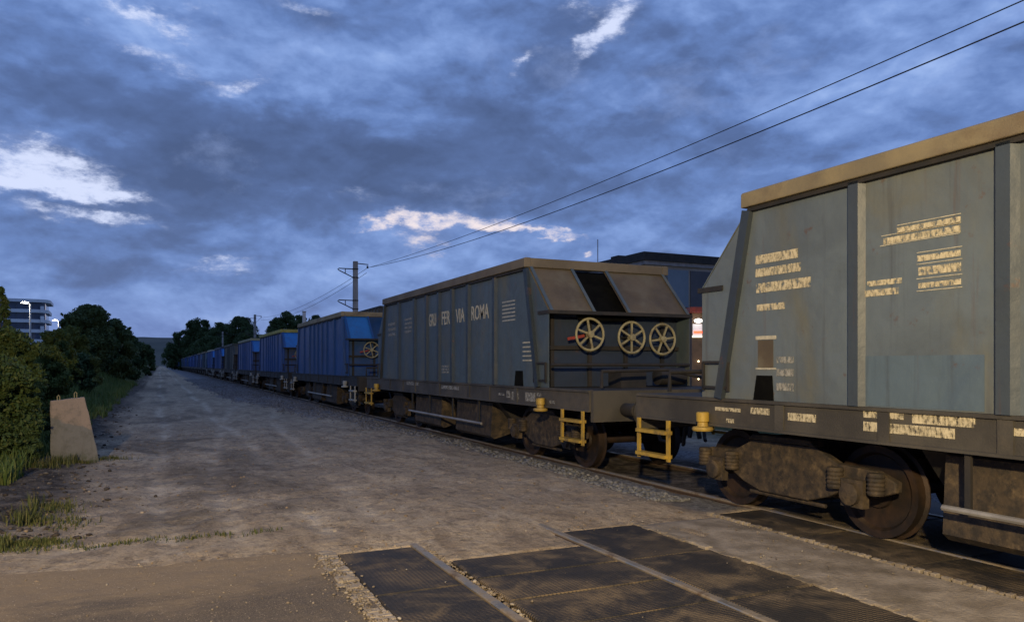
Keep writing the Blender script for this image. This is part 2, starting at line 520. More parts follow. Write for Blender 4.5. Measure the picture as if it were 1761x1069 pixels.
grass = np.maximum(grass, sstep(11, 13, X))
zone = np.stack([grav, soil, grass, np.ones_like(grav)], -1).reshape(-1, 4)
nx, ny = len(gx), len(gy)
I = np.arange(nx * ny).reshape(ny, nx)
faces = np.stack([I[:-1, :-1], I[:-1, 1:], I[1:, 1:], I[1:, :-1]], -1).reshape(-1, 4)
g = np_mesh('ground', np.stack([X, Y, Z], -1).reshape(-1, 3), faces, MT['ground'], smooth=True, attr={'zone': zone, 'track': np.repeat((tracks(X, Y).reshape(-1, 1)), 4, 1)})
tag(g, kind='structure')

# the paved crossing road on the left of the siding, and the paved strip between the tracks
def sheet(name, x0, x1, y0, y1, st, zf, m, ragged=None):
    xs, ys = np.arange(x0, x1 + 1e-6, st), np.arange(y0, y1 + 1e-6, st)
    X, Y = np.meshgrid(xs, ys)
    if ragged is not None: X, Y = ragged(X, Y)
    Z = zf(X, Y)
    n, k = len(xs), len(ys)
    I = np.arange(n * k).reshape(k, n)
    f = np.stack([I[:-1, :-1], I[:-1, 1:], I[1:, 1:], I[1:, :-1]], -1).reshape(-1, 4)
    o = np_mesh(name, np.stack([X, Y, Z], -1).reshape(-1, 3), f, m, smooth=True)
    return tag(o, kind='structure')

def rag_road(X, Y):
    t = (Y - 2.5) / (7.4 - 2.5)
    far = 7.05 + .10 * np.maximum(0, 1.4 - X) ** 1.0 + .22 * (fbm(X * 1.3, X * 0 + 3, 4, 4) - .5)
    return X, 2.5 + t * (far - 2.5)
def road_z(X, Y):
    e = np.minimum(1, np.maximum(0, (7.25 + .1 * np.maximum(0, 1.4 - X) - Y) / .25))
    base = ground_z(np.where((X > 1.4), 1.4, X), Y)
    return base + .004 + .020 * e + .010 * (fbm(X * 3, Y * 3, 4, 11) - .5) - .012
sheet('crossing_road', -16, 1.40, 2.5, 7.4, .06, road_z, MT['asphalt'], rag_road)
def strip_z(X, Y): return -.002 + .02 * (fbm(X * 4, Y * 3, 4, 13) - .5) - .03 * sstep(6.7, 7.0, Y)
MT['strip'] = mat('worn_concrete', (.30, .25, .19), (.18, .145, .105), .9, scale=3, dirt=(.12, .095, .065), dirt_amt=.5, bump=.7, bscale=30)
sheet('pavement', 4.70, 5.74, 2.0, 6.97, .05, strip_z, MT['strip'])

# crumbling concrete edging
def edging(x0, x1, ya, yb, teeth, seed):
    r = random.Random(seed); mb = MB()
    y = ya
    while y < yb:
        l = r.uniform(.05, .11) if teeth else r.uniform(.05, .12)
        dx = r.uniform(-.015, .015); h = r.uniform(.004, .022)
        if teeth:
            mb.box(x0 + dx, x1, y, y + l * .72, -.1, h)
        else:
            k = r.uniform(.6, 1)
            mb.box(x0 + dx - .04 * r.random(), x0 + (x1 - x0) * k, y, y + l, -.1, h)
            mb.box(x0 + (x1 - x0) * r.uniform(.2, .4), x1 + r.uniform(-.02, .0), y + .01, y + l * .9, -.1, h * r.uniform(.5, .9))
        y += l * (1.0 if not teeth else 1.05)
    return mb
o = edging(1.30, 1.455, 2.5, 6.98, False, 3).build('kerb', MT['strip'], smooth=False, bevel=.008); tag(o, kind='structure')
o = edging(5.725, 5.785, 2.0, 6.95, True, 5).build('kerb', MT['strip'], smooth=False, bevel=.006); tag(o, kind='structure')
o = edging(4.655, 4.715, 2.0, 6.92, False, 8).build('kerb', MT['strip'], smooth=False, bevel=.006); tag(o, kind='structure')

# ------------------------------------------------------------------ rails
def rail(x, y0, y1, label, bend=0):
    prof = [(-.036,-.010),(-.030,0),(.030,0),(.036,-.010),(.036,-.042),(.010,-.052),(.010,-.14),(.065,-.155),(.065,-.165),(-.065,-.165),(-.065,-.155),(-.010,-.14),(-.010,-.052),(-.036,-.042)]
    prof = [(a, b + .004) for a, b in prof]
    o = MB().prism([(a, b) for a, b in prof], 0, y1 - y0, 'y').build('rail', MT['rail'], smooth=False)
    o.location = (x, y0, 0)
    tag(o, label, 'rail', 'steel rails of the level crossing')
RX = [2.21, 3.72, 6.55, 8.05]
rail(RX[0], -2, 7.0, 'worn steel rail of the empty siding with stones beside it, nearest the dirt road')
rail(RX[1], -2, 7.3, 'gold lit siding rail next to the paved strip, vanishing under the dirt')
rail(RX[2], -6, 420, 'near rail of the running line under the wheels of the freight train')
rail(RX[3], -6, 420, 'far rail of the running line, glinting behind the near wagon wheels')

# ------------------------------------------------------------------ rubber crossing panels
ORD = ['first', 'second', 'third', 'fourth', 'fifth', 'sixth', 'seventh']
def panels(x0, x1, ys, where):
    for i in range(len(ys) - 1):
        a, b = ys[i + 1] + .007, ys[i] - .007
        mb = MB()
        cx, cy = (x0 + x1) / 2, (a + b) / 2
        tilt = random.uniform(-.003, .003)
        w, l = (x1 - x0) / 2, (b - a) / 2
        c = .014
        top = random.uniform(-.004, .002)
        vs = [(-w,-l,-.10),(w,-l,-.10),(w,l,-.10),(-w,l,-.10),(-w,-l,top-c),(w,-l,top-c+tilt),(w,l,top-c+tilt),(-w,l,top-c),
              (-w+c,-l+c,top),(w-c,-l+c,top+tilt),(w-c,l-c,top+tilt),(-w+c,l-c,top)]
        mb.add(vs, [(0,3,2,1),(0,1,5,4),(1,2,6,5),(2,3,7,6),(3,0,4,7),(4,5,9,8),(5,6,10,9),(6,7,11,10),(7,4,8,11),(8,9,10,11)])
        o = mb.build('rubber_panel', MT['rubber'], smooth=False)
        o.location = (cx, cy, 0)
        w_ = 'dirt end' 
        tag(o, f'ribbed rubber panel {where}, {ORD[i]} from the {w_}', 'crossing panel', 'rubber panels of the level crossing')
panels(1.46, 2.165, [6.92, 5.55, 4.3, 3.05], 'outside the siding rail by the kerb')
panels(2.33, 3.672, [6.27 - .625 * k for k in range(5)], 'between the siding rails')
panels(3.765, 4.66, [6.86, 5.62, 4.37, 3.12, 1.9], 'between siding rail and paved strip')
panels(5.79, 6.505, [6.92, 5.67, 4.42, 3.17, 1.9], 'at the toothed kerb before the train')
panels(6.64, 7.96, [6.92, 5.67, 4.42, 3.17, 1.9], 'between the rails under the near wagon')
panels(8.095, 8.88, [6.92, 5.67, 4.42, 3.17], 'outside the far rail of the train')

# ------------------------------------------------------------------ scattered stones (one object per kind: nobody could count them)
def stones(name, P, S, m, seed, kind='stuff', flat=.65):
    r = np.random.default_rng(seed)
    ico = np.array([(0,0,1),(.89,0,.45),(.28,.85,.45),(-.72,.53,.45),(-.72,-.53,.45),(.28,-.85,.45),
                    (.72,.53,-.45),(-.28,.85,-.45),(-.89,0,-.45),(-.28,-.85,-.45),(.72,-.53,-.45),(0,0,-1)])
    fi = np.array([(0,1,2),(0,2,3),(0,3,4),(0,4,5),(0,5,1),(1,6,2),(2,7,3),(3,8,4),(4,9,5),(5,10,1),
                   (2,6,7),(3,7,8),(4,8,9),(5,9,10),(1,10,6),(6,11,7),(7,11,8),(8,11,9),(9,11,10),(10,11,6)])
    n = len(P)
    ax = r.uniform(.65, 1.25, (n, 1, 3)); ax[:, :, 2] *= flat
    V = ico[None] * r.uniform(.72, 1.2, (n, 12, 1)) * ax
    a = r.uniform(0, 2 * pi, n)
    c, s = np.cos(a)[:, None], np.sin(a)[:, None]
    V = np.stack([V[..., 0] * c - V[..., 1] * s, V[..., 0] * s + V[..., 1] * c, V[..., 2]], -1)
    V = V * S[:, None, None] + P[:, None, :]
    Fc = fi[None] + (np.arange(n) * 12)[:, None, None]
    tone = np.zeros((n, 12, 4)); tone[..., 0] = r.random((n, 1)); tone[..., 1] = (r.random((n, 1)) > .86) * r.random((n, 1)); tone[..., 3] = 1
    o = np_mesh(name, V.reshape(-1, 3), Fc.reshape(-1, 3), m, attr={'tone': tone.reshape(-1, 4)})
    return tag(o, kind=kind)

n = 30000
yy = 8 + 90 * rng.random(n) ** 1.8
xx = rng.uniform(2.4, 6.3, n)
keep = (xx > ballast_edge(xx, yy) + rng.normal(0, .22, n)) | (xx > 5.85 + rng.normal(0, .1, n))
xx, yy = xx[keep], yy[keep]
S = rng.uniform(.014, .042, len(xx)) * (1 + yy * .012)
o = stones('ballast_gravel', np.stack([xx, yy, ground_z(xx, yy) + S * .2], -1), S, MT['stone'], 1)
tag(o, 'grey crushed stone ballast spread beside the freight train', 'ballast')
# loose pebbles on dirt and paving
n = 5200
xx = rng.uniform(-3.2, 5.75, n); yy = rng.uniform(4.0, 15, n) ** 1
keep = ~(((xx > 1.46) & (xx < 4.66)) & (yy < 6.9)) | (rng.random(n) < .10)
d = fbm(xx * .7, yy * .7, 3, 90)
keep &= rng.random(n) < sstep(.3, .62, d) + .12
xx, yy = xx[keep], yy[keep]
S = .004 + .011 * rng.random(len(xx)) ** 3
on_panel = (xx > 1.3) & (yy < 6.95)
zz = np.where(on_panel, .006, np.where((yy < 7.2) & (xx < 1.3), road_z(xx, yy), ground_z(xx, yy))) + S * .25
o = stones('loose_pebbles', np.stack([xx, yy, zz], -1), S, MT['pebble'], 2)
tag(o, 'small loose pebbles scattered over the dirt and paving', 'pebbles')
n = 3600
xx = rng.uniform(-2.4, 5.6, n); yy = 7.0 + 16 * rng.random(n) ** 1.5
keep = rng.random(n) < sstep(.36, .6, fbm(xx * 1.1, yy * .9, 4, 190)) * .9 + .06
xx, yy = xx[keep], yy[keep]
S = .004 + .020 * rng.random(len(xx)) ** 4
o = stones('dirt', np.stack([xx, yy, ground_z(xx, yy) + S * .2], -1), S, MT['crumb'], 12, flat=.6)
tag(o, 'crumbs of dry earth strewn over the dirt road', 'dirt')
# stones packed in the flangeway and along the kerb edge
n = 260
yy = rng.uniform(3.4, 6.9, n); xx = 2.287 + rng.normal(0, .014, n)
P = np.stack([xx, yy, -.035 + rng.uniform(0, .03, n)], -1); S = rng.uniform(.008, .024, n)
n2_ = 900
y2 = rng.uniform(3.4, 7.0, n2_); x2 = 1.33 + rng.normal(0, .05, n2_)
P2 = np.stack([x2, y2, .0 + rng.uniform(0, .02, n2_)], -1); S2 = rng.uniform(.005, .018, n2_)
o = stones('gravel', np.concatenate([P, P2]), np.concatenate([S, S2]), MT['pebble'], 4)
tag(o, 'broken stones lying along the siding rail and kerb', 'stones')
# clods and rubble at the left edge of the dirt road
n = 1500
yy = 8.6 + 26 * rng.random(n) ** 1.8; xx = -1.35 - .25 * sstep(10, 20, yy) + rng.normal(0, .42, n)
S = .006 + .040 * rng.random(n) ** 4
o = stones('rubble', np.stack([xx, yy, ground_z(xx, yy) + S * .3], -1), S, MT['clod'], 6, flat=.55)
tag(o, 'dark earth clods and rubble heaped along the left road edge', 'rubble')

# ------------------------------------------------------------------ grass and foliage
def blades(name, P, H, m, seed, wid=.012):
    r = np.random.default_rng(seed); n = len(P)
    a = r.uniform(0, 2 * pi, n); d = np.stack([np.cos(a), np.sin(a), np.zeros(n)], -1)
    s = np.stack([-np.sin(a), np.cos(a), np.zeros(n)], -1)
    lean = r.uniform(.1, .7, n)[:, None] * H[:, None]
    w = (wid * r.uniform(.6, 1.3, n))[:, None]
    up = np.array((0, 0, 1.)) * H[:, None]
    v0, v1 = P - s * w, P + s * w
    v2, v3 = P + up * .6 + d * lean * .35 + s * w * .7, P + up * .6 + d * lean * .35 - s * w * .7
    v4 = P + up + d * lean; v5 = v4 + s * w * .15
    V = np.stack([v0, v1, v2, v3, v5, v4], 1)
    Fc = np.array([(0,1,2,3),(3,2,4,5)])[None] + (np.arange(n) * 6)[:, None, None]
    t = np.zeros((n, 6, 4)); t[..., 0] = r.random((n, 1)); t[..., 1] = r.random((n, 1)) ** 3; t[..., 3] = 1
    return np_mesh(name, V.reshape(-1, 3), Fc.reshape(-1, 4), m, attr={'tone': t.reshape(-1, 4)})

def clump_pts(cx, cy, rx, ry, n):
    return np.stack([cx + rng.normal(0, rx, n), cy + rng.normal(0, ry, n)], -1)
def ground_at(px, py, z=0):
    d = HC * F_PX / (py - HZ)
    p = at_depth(px, py, d)
    return p[0], p[1]
Q = []
for px, py, rx, ry, n in [(20, 945, .2, .13, 900), (70, 935, .12, .1, 500), (95, 880, .14, .2, 420), (60, 900, .12, .1, 350),
                          (140, 940, .16, .06, 90), (205, 936, .10, .05, 70), (262, 930, .16, .07, 80), (330, 927, .10, .04, 60), (392, 921, .16, .06, 70), (452, 917, .09, .04, 30), (140, 801, .10, .04, 130), (100, 808, .10, .05, 150), (185, 795, .16, .10, 260), (60, 815, .2, .1, 300), (120, 905, .12, .12, 120)]:
    gx_, gy_ = ground_at(px, py)
    Q.append(clump_pts(gx_, gy_, rx, ry, n))
Q = np.concatenate(Q)
Hh = np.where(Q[:, 1] < 8.9, .06, .10) * rng.uniform(.4, 1.5, len(Q)); Hh = np.where(Q[:, 0] < -1.25, Hh * 1.25, Hh * .55)
P = np.stack([Q[:, 0], Q[:, 1], np.maximum(ground_z(Q[:, 0], Q[:, 1]), -.02)], -1)
o = blades('grass', P, Hh, MT['grass'], 3, .006)
tag(o, 'short yellow green grass tufts along the edge of the crossing road', 'grass', kind='stuff')
n = 42000
xx = -1.5 - 6.5 * rng.random(n) ** 1.5; yy = 12.2 + 60 * rng.random(n) ** 1.8
keep = xx + (fbm(xx * .8, yy * .5, 4, 50) - .5) + .7 * (fbm(xx * 2.5, yy * 1.8, 4, 60) - .5) < -1.85
xx, yy = xx[keep], yy[keep]
P = np.stack([xx, yy, ground_z(xx, yy)], -1)
o = blades('grass', P, rng.uniform(.08, .34, len(P)) * (1 + yy * .004), MT['bank_grass'], 5, .012)
tag(o, 'tall grass and weeds covering the bank left of the dirt road', 'grass', kind='stuff')

def leaf_cloud(C, rad, per, size, seed, squash=.8, by_size=False):
    """C clump centres, rad clump radii, per leaves in each clump"""
    r = np.random.default_rng(seed)
    k = len(C)
    cnt = np.full(k, per)
    if by_size: cnt = np.maximum(5, per * np.minimum(1.5, (rad / np.median(rad)) ** 1.6)).astype(int)
    ci = np.repeat(np.arange(k), cnt); n = len(ci)
    d = r.normal(0, 1, (n, 3)); d /= np.linalg.norm(d, axis=1)[:, None]
    rr = rad[ci][:, None] * r.random((n, 1)) ** .5
    P = C[ci] + d * rr * np.array((1, 1, squash))
    nrm = d + r.normal(0, .7, (n, 3)); nrm /= np.linalg.norm(nrm, axis=1)[:, None]
    a = np.cross(nrm, r.normal(0, 1, (n, 3))); a /= np.linalg.norm(a, axis=1)[:, None] + 1e-9
    b = np.cross(nrm, a)
    s = (size * r.uniform(.55, 1.35, n))[:, None]
    V = np.stack([P - a * s * .9, P - b * s * .42, P + a * s * 1.0 , P + b * s * .42], 1)
    Fc = np.arange(n * 4).reshape(n, 4)
    ct = r.random(k)
    t = np.zeros((n, 4, 4)); t[..., 0] = np.clip(ct[ci] * .6 + r.random(n) * .45, 0, 1)[:, None]
    t[..., 1] = ((r.random(n) ** 4) * .9)[:, None]; t[..., 3] = 1
    return V.reshape(-1, 3), Fc, t.reshape(-1, 4)

def make_tree(name, loc, H, Wd, leaf, m, seed, label, cat='tree', group=None, crown_from=.25, clumps=46, per=170, shape='round', trunk_r=None, sprays=0):
    r = np.random.default_rng(seed)
    root = empty(name, loc)
    tag(root, label, cat, group)
    mb = MB()
    tr = trunk_r or H * .022
    top = H * .72
    pts = [(0, 0, -.15)]
    for i in range(1, 6):
        pts.append((r.normal(0, .02 * H), r.normal(0, .02 * H), top * i / 5))
    mb.tube(pts, [tr * 1.25, tr, tr * .85, tr * .68, tr * .5, tr * .25], 8)
    C, Rd = [], []
    c0 = H * crown_from
    for i in range(clumps):
        t = ((i + r.random()) / clumps) ** .85
        z = c0 + (H - c0) * t
        if shape == 'round': prof = math.sin(pi * min(1, .12 + .86 * t)) ** .62
        elif shape == 'cone': prof = (1 - t) ** .8 * .9 + .12
        else: prof = .55 + .45 * math.sin(pi * (.1 + .85 * t))
        a = r.uniform(0, 2 * pi); q = math.sqrt(r.random()) * .92
        rad = Wd * .5 * prof * q * r.uniform(.85, 1.12)
        C.append((cos(a) * rad, sin(a) * rad, z - .04 * H)); Rd.append(Wd * r.uniform(.06, .19) * (.62 + .5 * prof))
    C, Rd = np.array(C), np.array(Rd)
    SP = []
    for i in range(sprays):                      # shoots that stick out of the outline
        a, e_ = r.uniform(0, 2 * pi), r.uniform(.25, 1.3)
        d_ = np.array((cos(a) * cos(e_), sin(a) * cos(e_), sin(e_)))
        st_ = np.array((cos(a) * Wd * .25, sin(a) * Wd * .25, H * r.uniform(.35, .75)))
        for q in np.linspace(.15, 1, 6): SP.append((st_ + d_ * q * Wd * r.uniform(.14, .27) + np.array((0, 0, -.05 * Wd * q * q)), Wd * .035 * (1.25 - q)))
    C[:, 2] = c0 * .6 + (C[:, 2] - C[:, 2].min()) * (H - c0 * .6) / ((C[:, 2] + Rd * .8).max() - C[:, 2].min())
    ext = np.percentile(np.abs(C[:, :2]).max(1) + Rd, 92)
    C[:, :2] *= Wd * .5 / ext
    if SP:
        C = np.concatenate([C, [p for p, _ in SP]]); Rd = np.concatenate([Rd, [q for _, q in SP]])
    for i in range(0, clumps, 4):
        b = max(.1, C[i][2] * .55) / top * 5
        k = min(4, int(b)); p0 = np.array(pts[k]) * (1 - (b - k)) + np.array(pts[k + 1]) * (b - k)
        mid = (p0 + C[i]) / 2 + np.array((0, 0, -.03 * H))
        mb.tube([p0, mid, C[i]], [tr * .4, tr * .25, tr * .08], 5)
    mb.build('trunk', MT['bark'], root)
    V, Fc, t = leaf_cloud(C, Rd, per, leaf, seed + 1, by_size=bool(SP))
    np_mesh('crown', V, Fc, m, root, attr={'tone': t})
    return root

def tree_px(name, px, Yd, top, wpx, leaf, m, seed, label, **kw):
    x = ratio(px) * Yd
    d = depth(x, Yd)
    z0 = float(ground_z(x, Yd)) if abs(x) < 60 else 0
    H = HC + (HZ - top) / F_PX * d - z0
    return make_tree(name, (x, Yd, z0), H, wpx / F_PX * d, leaf, m, seed, label, **kw)

GB = 'shrubs on the left bank'
tree_px('shrub', -20, 14.6, 606, 165, .040, MT['leaf_warm'], 101, 'yellow green shrub at the left edge beside the concrete slab', cat='shrub', group=GB, crown_from=.02, clumps=80, per=230, shape='bush', sprays=46, trunk_r=.03)
tree_px('shrub', 112, 17, 690, 60, .045, MT['leaf_dark'], 102, 'dark low shrub right behind the leaning concrete slab', cat='shrub', group=GB, crown_from=.02, clumps=44, per=200, shape='bush', sprays=46, trunk_r=.03)
tree_px('shrub', 8, 18, 560, 120, .046, MT['leaf'], 103, 'tall leafy shrub at the left edge below the office block', cat='shrub', group=GB, crown_from=.05, clumps=80, per=220, shape='bush', sprays=46, trunk_r=.04)
tree_px('shrub', 76, 23, 588, 96, .052, MT['leaf'], 104, 'rounded green shrub in front of the lit street lamps', cat='shrub', group=GB, crown_from=.03, clumps=66, per=200, shape='bush', sprays=46, trunk_r=.04)
tree_px('shrub', 100, 31, 566, 60, .08, MT['leaf_warm'], 105, 'light green bush standing just left of the big dark tree', cat='shrub', group=GB, crown_from=.03, clumps=46, per=160, shape='bush', sprays=46, trunk_r=.05)
tree_px('shrub', 140, 38, 606, 60, .085, MT['leaf_dark'], 106, 'low dark bush at the foot of the big dark tree', cat='shrub', group=GB, crown_from=.03, clumps=40, per=170, shape='bush', sprays=46, trunk_r=.05)
tree_px('shrub', 42, 14.4, 716, 60, .045, MT['leaf_dark'], 108, 'low dark weedy shrub at the foot of the concrete slab', cat='shrub', group=GB, crown_from=.02, clumps=44, per=180, shape='bush', sprays=46, trunk_r=.02)
tree_px('slender_tree', 4, 19, 492, 46, .060, MT['leaf_warm'], 107, 'slender sapling whose thin top rises left of the office block', group='trees left of the road', crown_from=.6, clumps=26, per=90, shape='cone', trunk_r=.03)
GL = 'trees left of the road'
tree_px('broadleaf_tree', 152, 62, 522, 88, .13, MT['leaf_dark'], 111, 'big dark tree with the highest crown left of the dirt road', group=GL, sprays=40, crown_from=.12, clumps=120, per=190)
tree_px('broadleaf_tree', 196, 68, 547, 78, .13, MT['leaf_dark'], 112, 'dark rounded tree right beside the highest one on the left', group=GL, sprays=40, crown_from=.10, clumps=100, per=180)
tree_px('broadleaf_tree', 228, 84, 576, 46, .17, MT['leaf_dark'], 113, 'small dark tree at the right end of the left tree group', group=GL, sprays=40, crown_from=.08, clumps=60, per=140)
tree_px('broadleaf_tree', 251, 130, 592, 30, .24, MT['leaf_dark'], 114, 'farthest low tree of the left row, where the dirt road vanishes', group=GL, sprays=40, crown_from=.06, clumps=40, per=120)
tree_px('broadleaf_tree', 122, 54, 560, 54, .12, MT['leaf'], 115, 'mid green tree at the left flank of the big dark tree', group=GL, sprays=40, crown_from=.08, clumps=60, per=160)
GR = 'trees behind the train'
RT = [(412, 205, 543, 58, 'broad dark tree with the spreading crown behind the third pole'),
      (383, 215, 552, 52, 'dark tree filling the gap just left of the spreading tree'),
      (350, 225, 546, 34, 'slim tall tree with a double top behind the train'),
      (332, 235, 549, 30, 'slim loose tree forming the left peak of the right tree group'),
      (314, 250, 570, 34, 'lower dark tree sloping down at the left of the right tree group'),
      (300, 290, 590, 30, 'small dark tree farthest down beside the end of the train'),
      (362, 200, 575, 60, 'wide low dark tree standing in front of the slim ones'),
      (492, 130, 534, 52, 'dark tree with rounded top between two pale poles'),
      (516, 135, 541, 40, 'grey green tree behind the short white post'),
      (545, 150, 541, 40, 'low dark tree just above the yellow rim of a blue wagon'),
      (472, 140, 546, 24, 'thin wispy tree left of the round topped dark tree'),
      (428, 195, 566, 46, 'bushy dark tree at the right end of the far group')]
for i, (px, Yd, top, wpx, lab) in enumerate(RT):
    tree_px('broadleaf_tree', px, Yd, top, wpx * 1.25, .27 if Yd > 160 else .19, MT['leaf_dark'], 130 + i, lab, group=GR, sprays=30, crown_from=.12, clumps=130 if wpx > 40 else 80, per=140, shape='round' if wpx > 34 else 'bush')

# ------------------------------------------------------------------ far hills
def hills():
    xs = np.linspace(-1500, 2600, 180); ys = np.linspace(900, 2600, 60)
    X, Y = np.meshgrid(xs, ys)
    t = sstep(900, 1900, Y)
    Zr = t * (62 + .022 * np.clip(X, -600, 2200) + 30 * (fbm(X * .0021, Y * .0016, 5, 41) - .5)) + 18 * (fbm(X * .006, Y * .006, 4, 43) - .5) * t
    Z = Zr * sstep(2600, 2350, Y) - 3
    n, k = len(xs), len(ys); I = np.arange(n * k).reshape(k, n)
    f = np.stack([I[:-1, :-1], I[:-1, 1:], I[1:, 1:], I[1:, :-1]], -1).reshape(-1, 4)
    m = mat('wooded_hill', (.030, .040, .030), (.055, .065, .045), .95, scale=.012, bump=0)
    o = np_mesh('hills', np.stack([X, Y, Z], -1).reshape(-1, 3), f, m, smooth=True)
    tag(o, kind='structure')
hills()

# ------------------------------------------------------------------ the freight wagons
PITCH, YC1, XT = 14.72, 1.80, 7.30
HW, ZS, ZT, ZE = 1.45, 1.34, 3.60, 2.60      # half width, sole top, rim top, foot of the end slope
YT, YE = 4.60, 5.40
BLUE_N = (.015, .065, .27)

def wheel_mb(y, s):
    mb = MB()
    prof = [(.06, -.07), (.16, -.07), (.17, -.03), (.36, -.025), (.39, -.065), (.46, -.067), (.455, .04), (.49, .055), (.49, .068), (.40, .068), (.36, .02), (.17, .03), (.16, .07), (.06, .07)]
    if s > 0: prof = [(a, -b) for a, b in prof]
    mb.lathe(prof, (s * .75, y, .46), 'x', 32)
    return mb

def make_wagon():
    root = empty('hopper_wagon')
    P_ = MT['paint']
    for s in (-1, 1):
        poly = [(-YE, ZS), (-YE, ZE), (-YT, ZT - .17), (YT, ZT - .17), (YE, ZE), (YE, ZS)]
        MB().prism(poly, s * HW, s * (HW - .012), 'x').build('side_panel', P_, root, smooth=False)
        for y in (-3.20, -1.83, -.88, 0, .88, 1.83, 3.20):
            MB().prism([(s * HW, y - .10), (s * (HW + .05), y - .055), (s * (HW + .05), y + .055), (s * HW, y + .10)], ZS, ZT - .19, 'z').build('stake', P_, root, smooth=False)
        for q in (-1, 1):
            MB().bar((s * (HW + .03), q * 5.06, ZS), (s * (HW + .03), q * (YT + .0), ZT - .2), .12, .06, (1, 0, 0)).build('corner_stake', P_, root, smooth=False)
    rim = MB()
    for s in (-1, 1):
        rim.prism([(s * (HW - .05), ZT - .17), (s * (HW + .085), ZT - .17), (s * (HW + .085), ZT - .02), (s * (HW + .06), ZT), (s * (HW - .05), ZT)], -YT - .05, YT + .05, 'y')
    for q in (-1, 1):
        ya, yb = sorted((q * (YT - .08), q * (YT + .047)))
        rim.box(-HW + .052, HW - .052, ya, yb, ZT - .168, ZT - .004)
    rim.build('top_rim', MT['rim'], root, smooth=False, bevel=.012)
    lip = MB()
    for s in (-1, 1):
        x0, x1 = sorted((s * (HW + .002), s * (HW + .05)))
        lip.box(x0, x1, -YT + .02, YT - .02, ZT - .215, ZT - .174)
    lip.build('rim_angle', MT['dark'], root, smooth=False)
    fl = MB()                                        # bunker floor sheets inside the box
    fl.add([(-HW+.02,-YT,2.2),(HW-.02,-YT,2.2),(HW-.02,YT,2.2),(-HW+.02,YT,2.2)], [(0,1,2,3)])
    fl.build('bunker_floor', MT['dark'], root, smooth=False)
    for q in (-1, 1):
        def sl(x0, x1, off, t0=0., t1=1.):
            y0, z0, y1, z1 = q * YT, ZT - .17, q * YE, ZE
            n = np.array((0, q * (z0 - z1), (YE - YT))); n /= np.linalg.norm(n)
            a0 = np.array((0, y0 + (y1 - y0) * t0, z0 + (z1 - z0) * t0)); a1 = np.array((0, y0 + (y1 - y0) * t1, z0 + (z1 - z0) * t1))
            vs = []
            for o_ in (off, off - .012):
                for x, p in ((x0, a0), (x1, a0), (x1, a1), (x0, a1)): vs.append(p + n * o_ + np.array((x, 0, 0)))
            return vs, [(0,1,2,3),(7,6,5,4),(0,4,5,1),(1,5,6,2),(2,6,7,3),(3,7,4,0)]
        # sloping end sheet in two plates and a black sheet painted for the shade in the slot between
        MB().add(*sl(-HW + .014, -.56, 0)).build('end_slope', MT['slope'], root, smooth=False)
        MB().add(*sl(.12, HW - .014, 0)).build('end_slope', MT['slope'], root, smooth=False)
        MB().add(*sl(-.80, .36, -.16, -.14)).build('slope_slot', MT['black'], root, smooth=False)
        for x in (-.58, .14, HW - .05, -HW + .05):
            MB().add(*sl(x - .03, x + .03, .045)).build('slope_rib', P_, root, smooth=False)
        ya, yb = sorted((q * 5.02, q * 5.03))
        MB().box(-HW + .013, HW - .013, ya, yb, ZS, ZE - .03).build('end_wall', P_, root, smooth=False)
        ya, yb = sorted((q * 5.03, q * 5.46))
        MB().box(-HW - .02, HW + .02, ya, yb, ZE - .028, ZE + .03).build('end_ledge', MT['dark'], root, smooth=False)
        br = MB()
        for x in (-1.2, -.45, .3, 1.1): br.bar((x, q * 5.031, ZS), (x, q * 5.031, ZE - .03), .07, .07, (1, 0, 0))
        br.box(-HW + .02, HW - .02, *sorted((q * 5.036, q * 5.10)), 1.98, 2.05)
        br.build('wall_stiffener', MT['dark'], root, smooth=False)
        MB().tube([(-HW + .03, q * 5.42, 1.72), (HW - .03, q * 5.42, 1.72)], .028, 8).build('hand_rail', MT['dark'], root)
        for x, zz, yo in ((-.63, 2.24, 5.36), (.22, 2.20, 5.36), (.88, 2.18, 5.36)):
            hw = MB()
            c = np.array((x, q * yo, zz)); rr_ = .27
            hw.tube([(c[0] + rr_ * cos(a), c[1], c[2] + rr_ * sin(a)) for a in np.linspace(0, 2 * pi, 29)[:-1]], .022, 8, close=True)
            for k in range(6):
                a = k * pi / 3 + .3 + x
                hw.bar(c, (c[0] + rr_ * cos(a), c[1], c[2] + rr_ * sin(a)), .034, .02, (0, 1, 0))
            hw.lathe([(.02, -.05), (.06, -.045), (.06, .045), (.02, .05)], c, 'y', 14)
            o = hw.build('handwheel', MT['cream'], root)
            MB().tube([(x, q * (yo - .02), zz), (x, q * 5.04, zz)], .022, 8).build('shaft', MT['dark'], o)
        lv = MB().bar((-1.02, q * 5.28, 2.16), (-.70, q * 5.285, 2.22), .03, .05)
        lv.build('lever', MT['red'], root, smooth=False)
        # end of the frame: headstock, deck, buffers, hook
        ya, yb = sorted((q * 6.72, q * 6.80))
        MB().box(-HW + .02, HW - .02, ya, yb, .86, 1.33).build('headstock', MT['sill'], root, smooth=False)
        ya, yb = sorted((q * 5.02, q * 6.718))
        MB().box(-HW + .09, HW - .09, ya, yb, 1.29, 1.332).build('end_deck', MT['dark'], root, smooth=False)
        for s in (-1, 1):
            bf = MB().lathe([(.09, 0), (.10, .02), (.10, .32), (.07, .33), (.07, .50), (.20, .515), (.225, .545), (.17, .555)], (0, 0, 0), 'y', 18)
            bf.v = [(s * .875 + v[0], q * (6.80 + v[1]), 1.04 + v[2]) for v in bf.v]
            bf.build('buffer', MT['dark'], root)
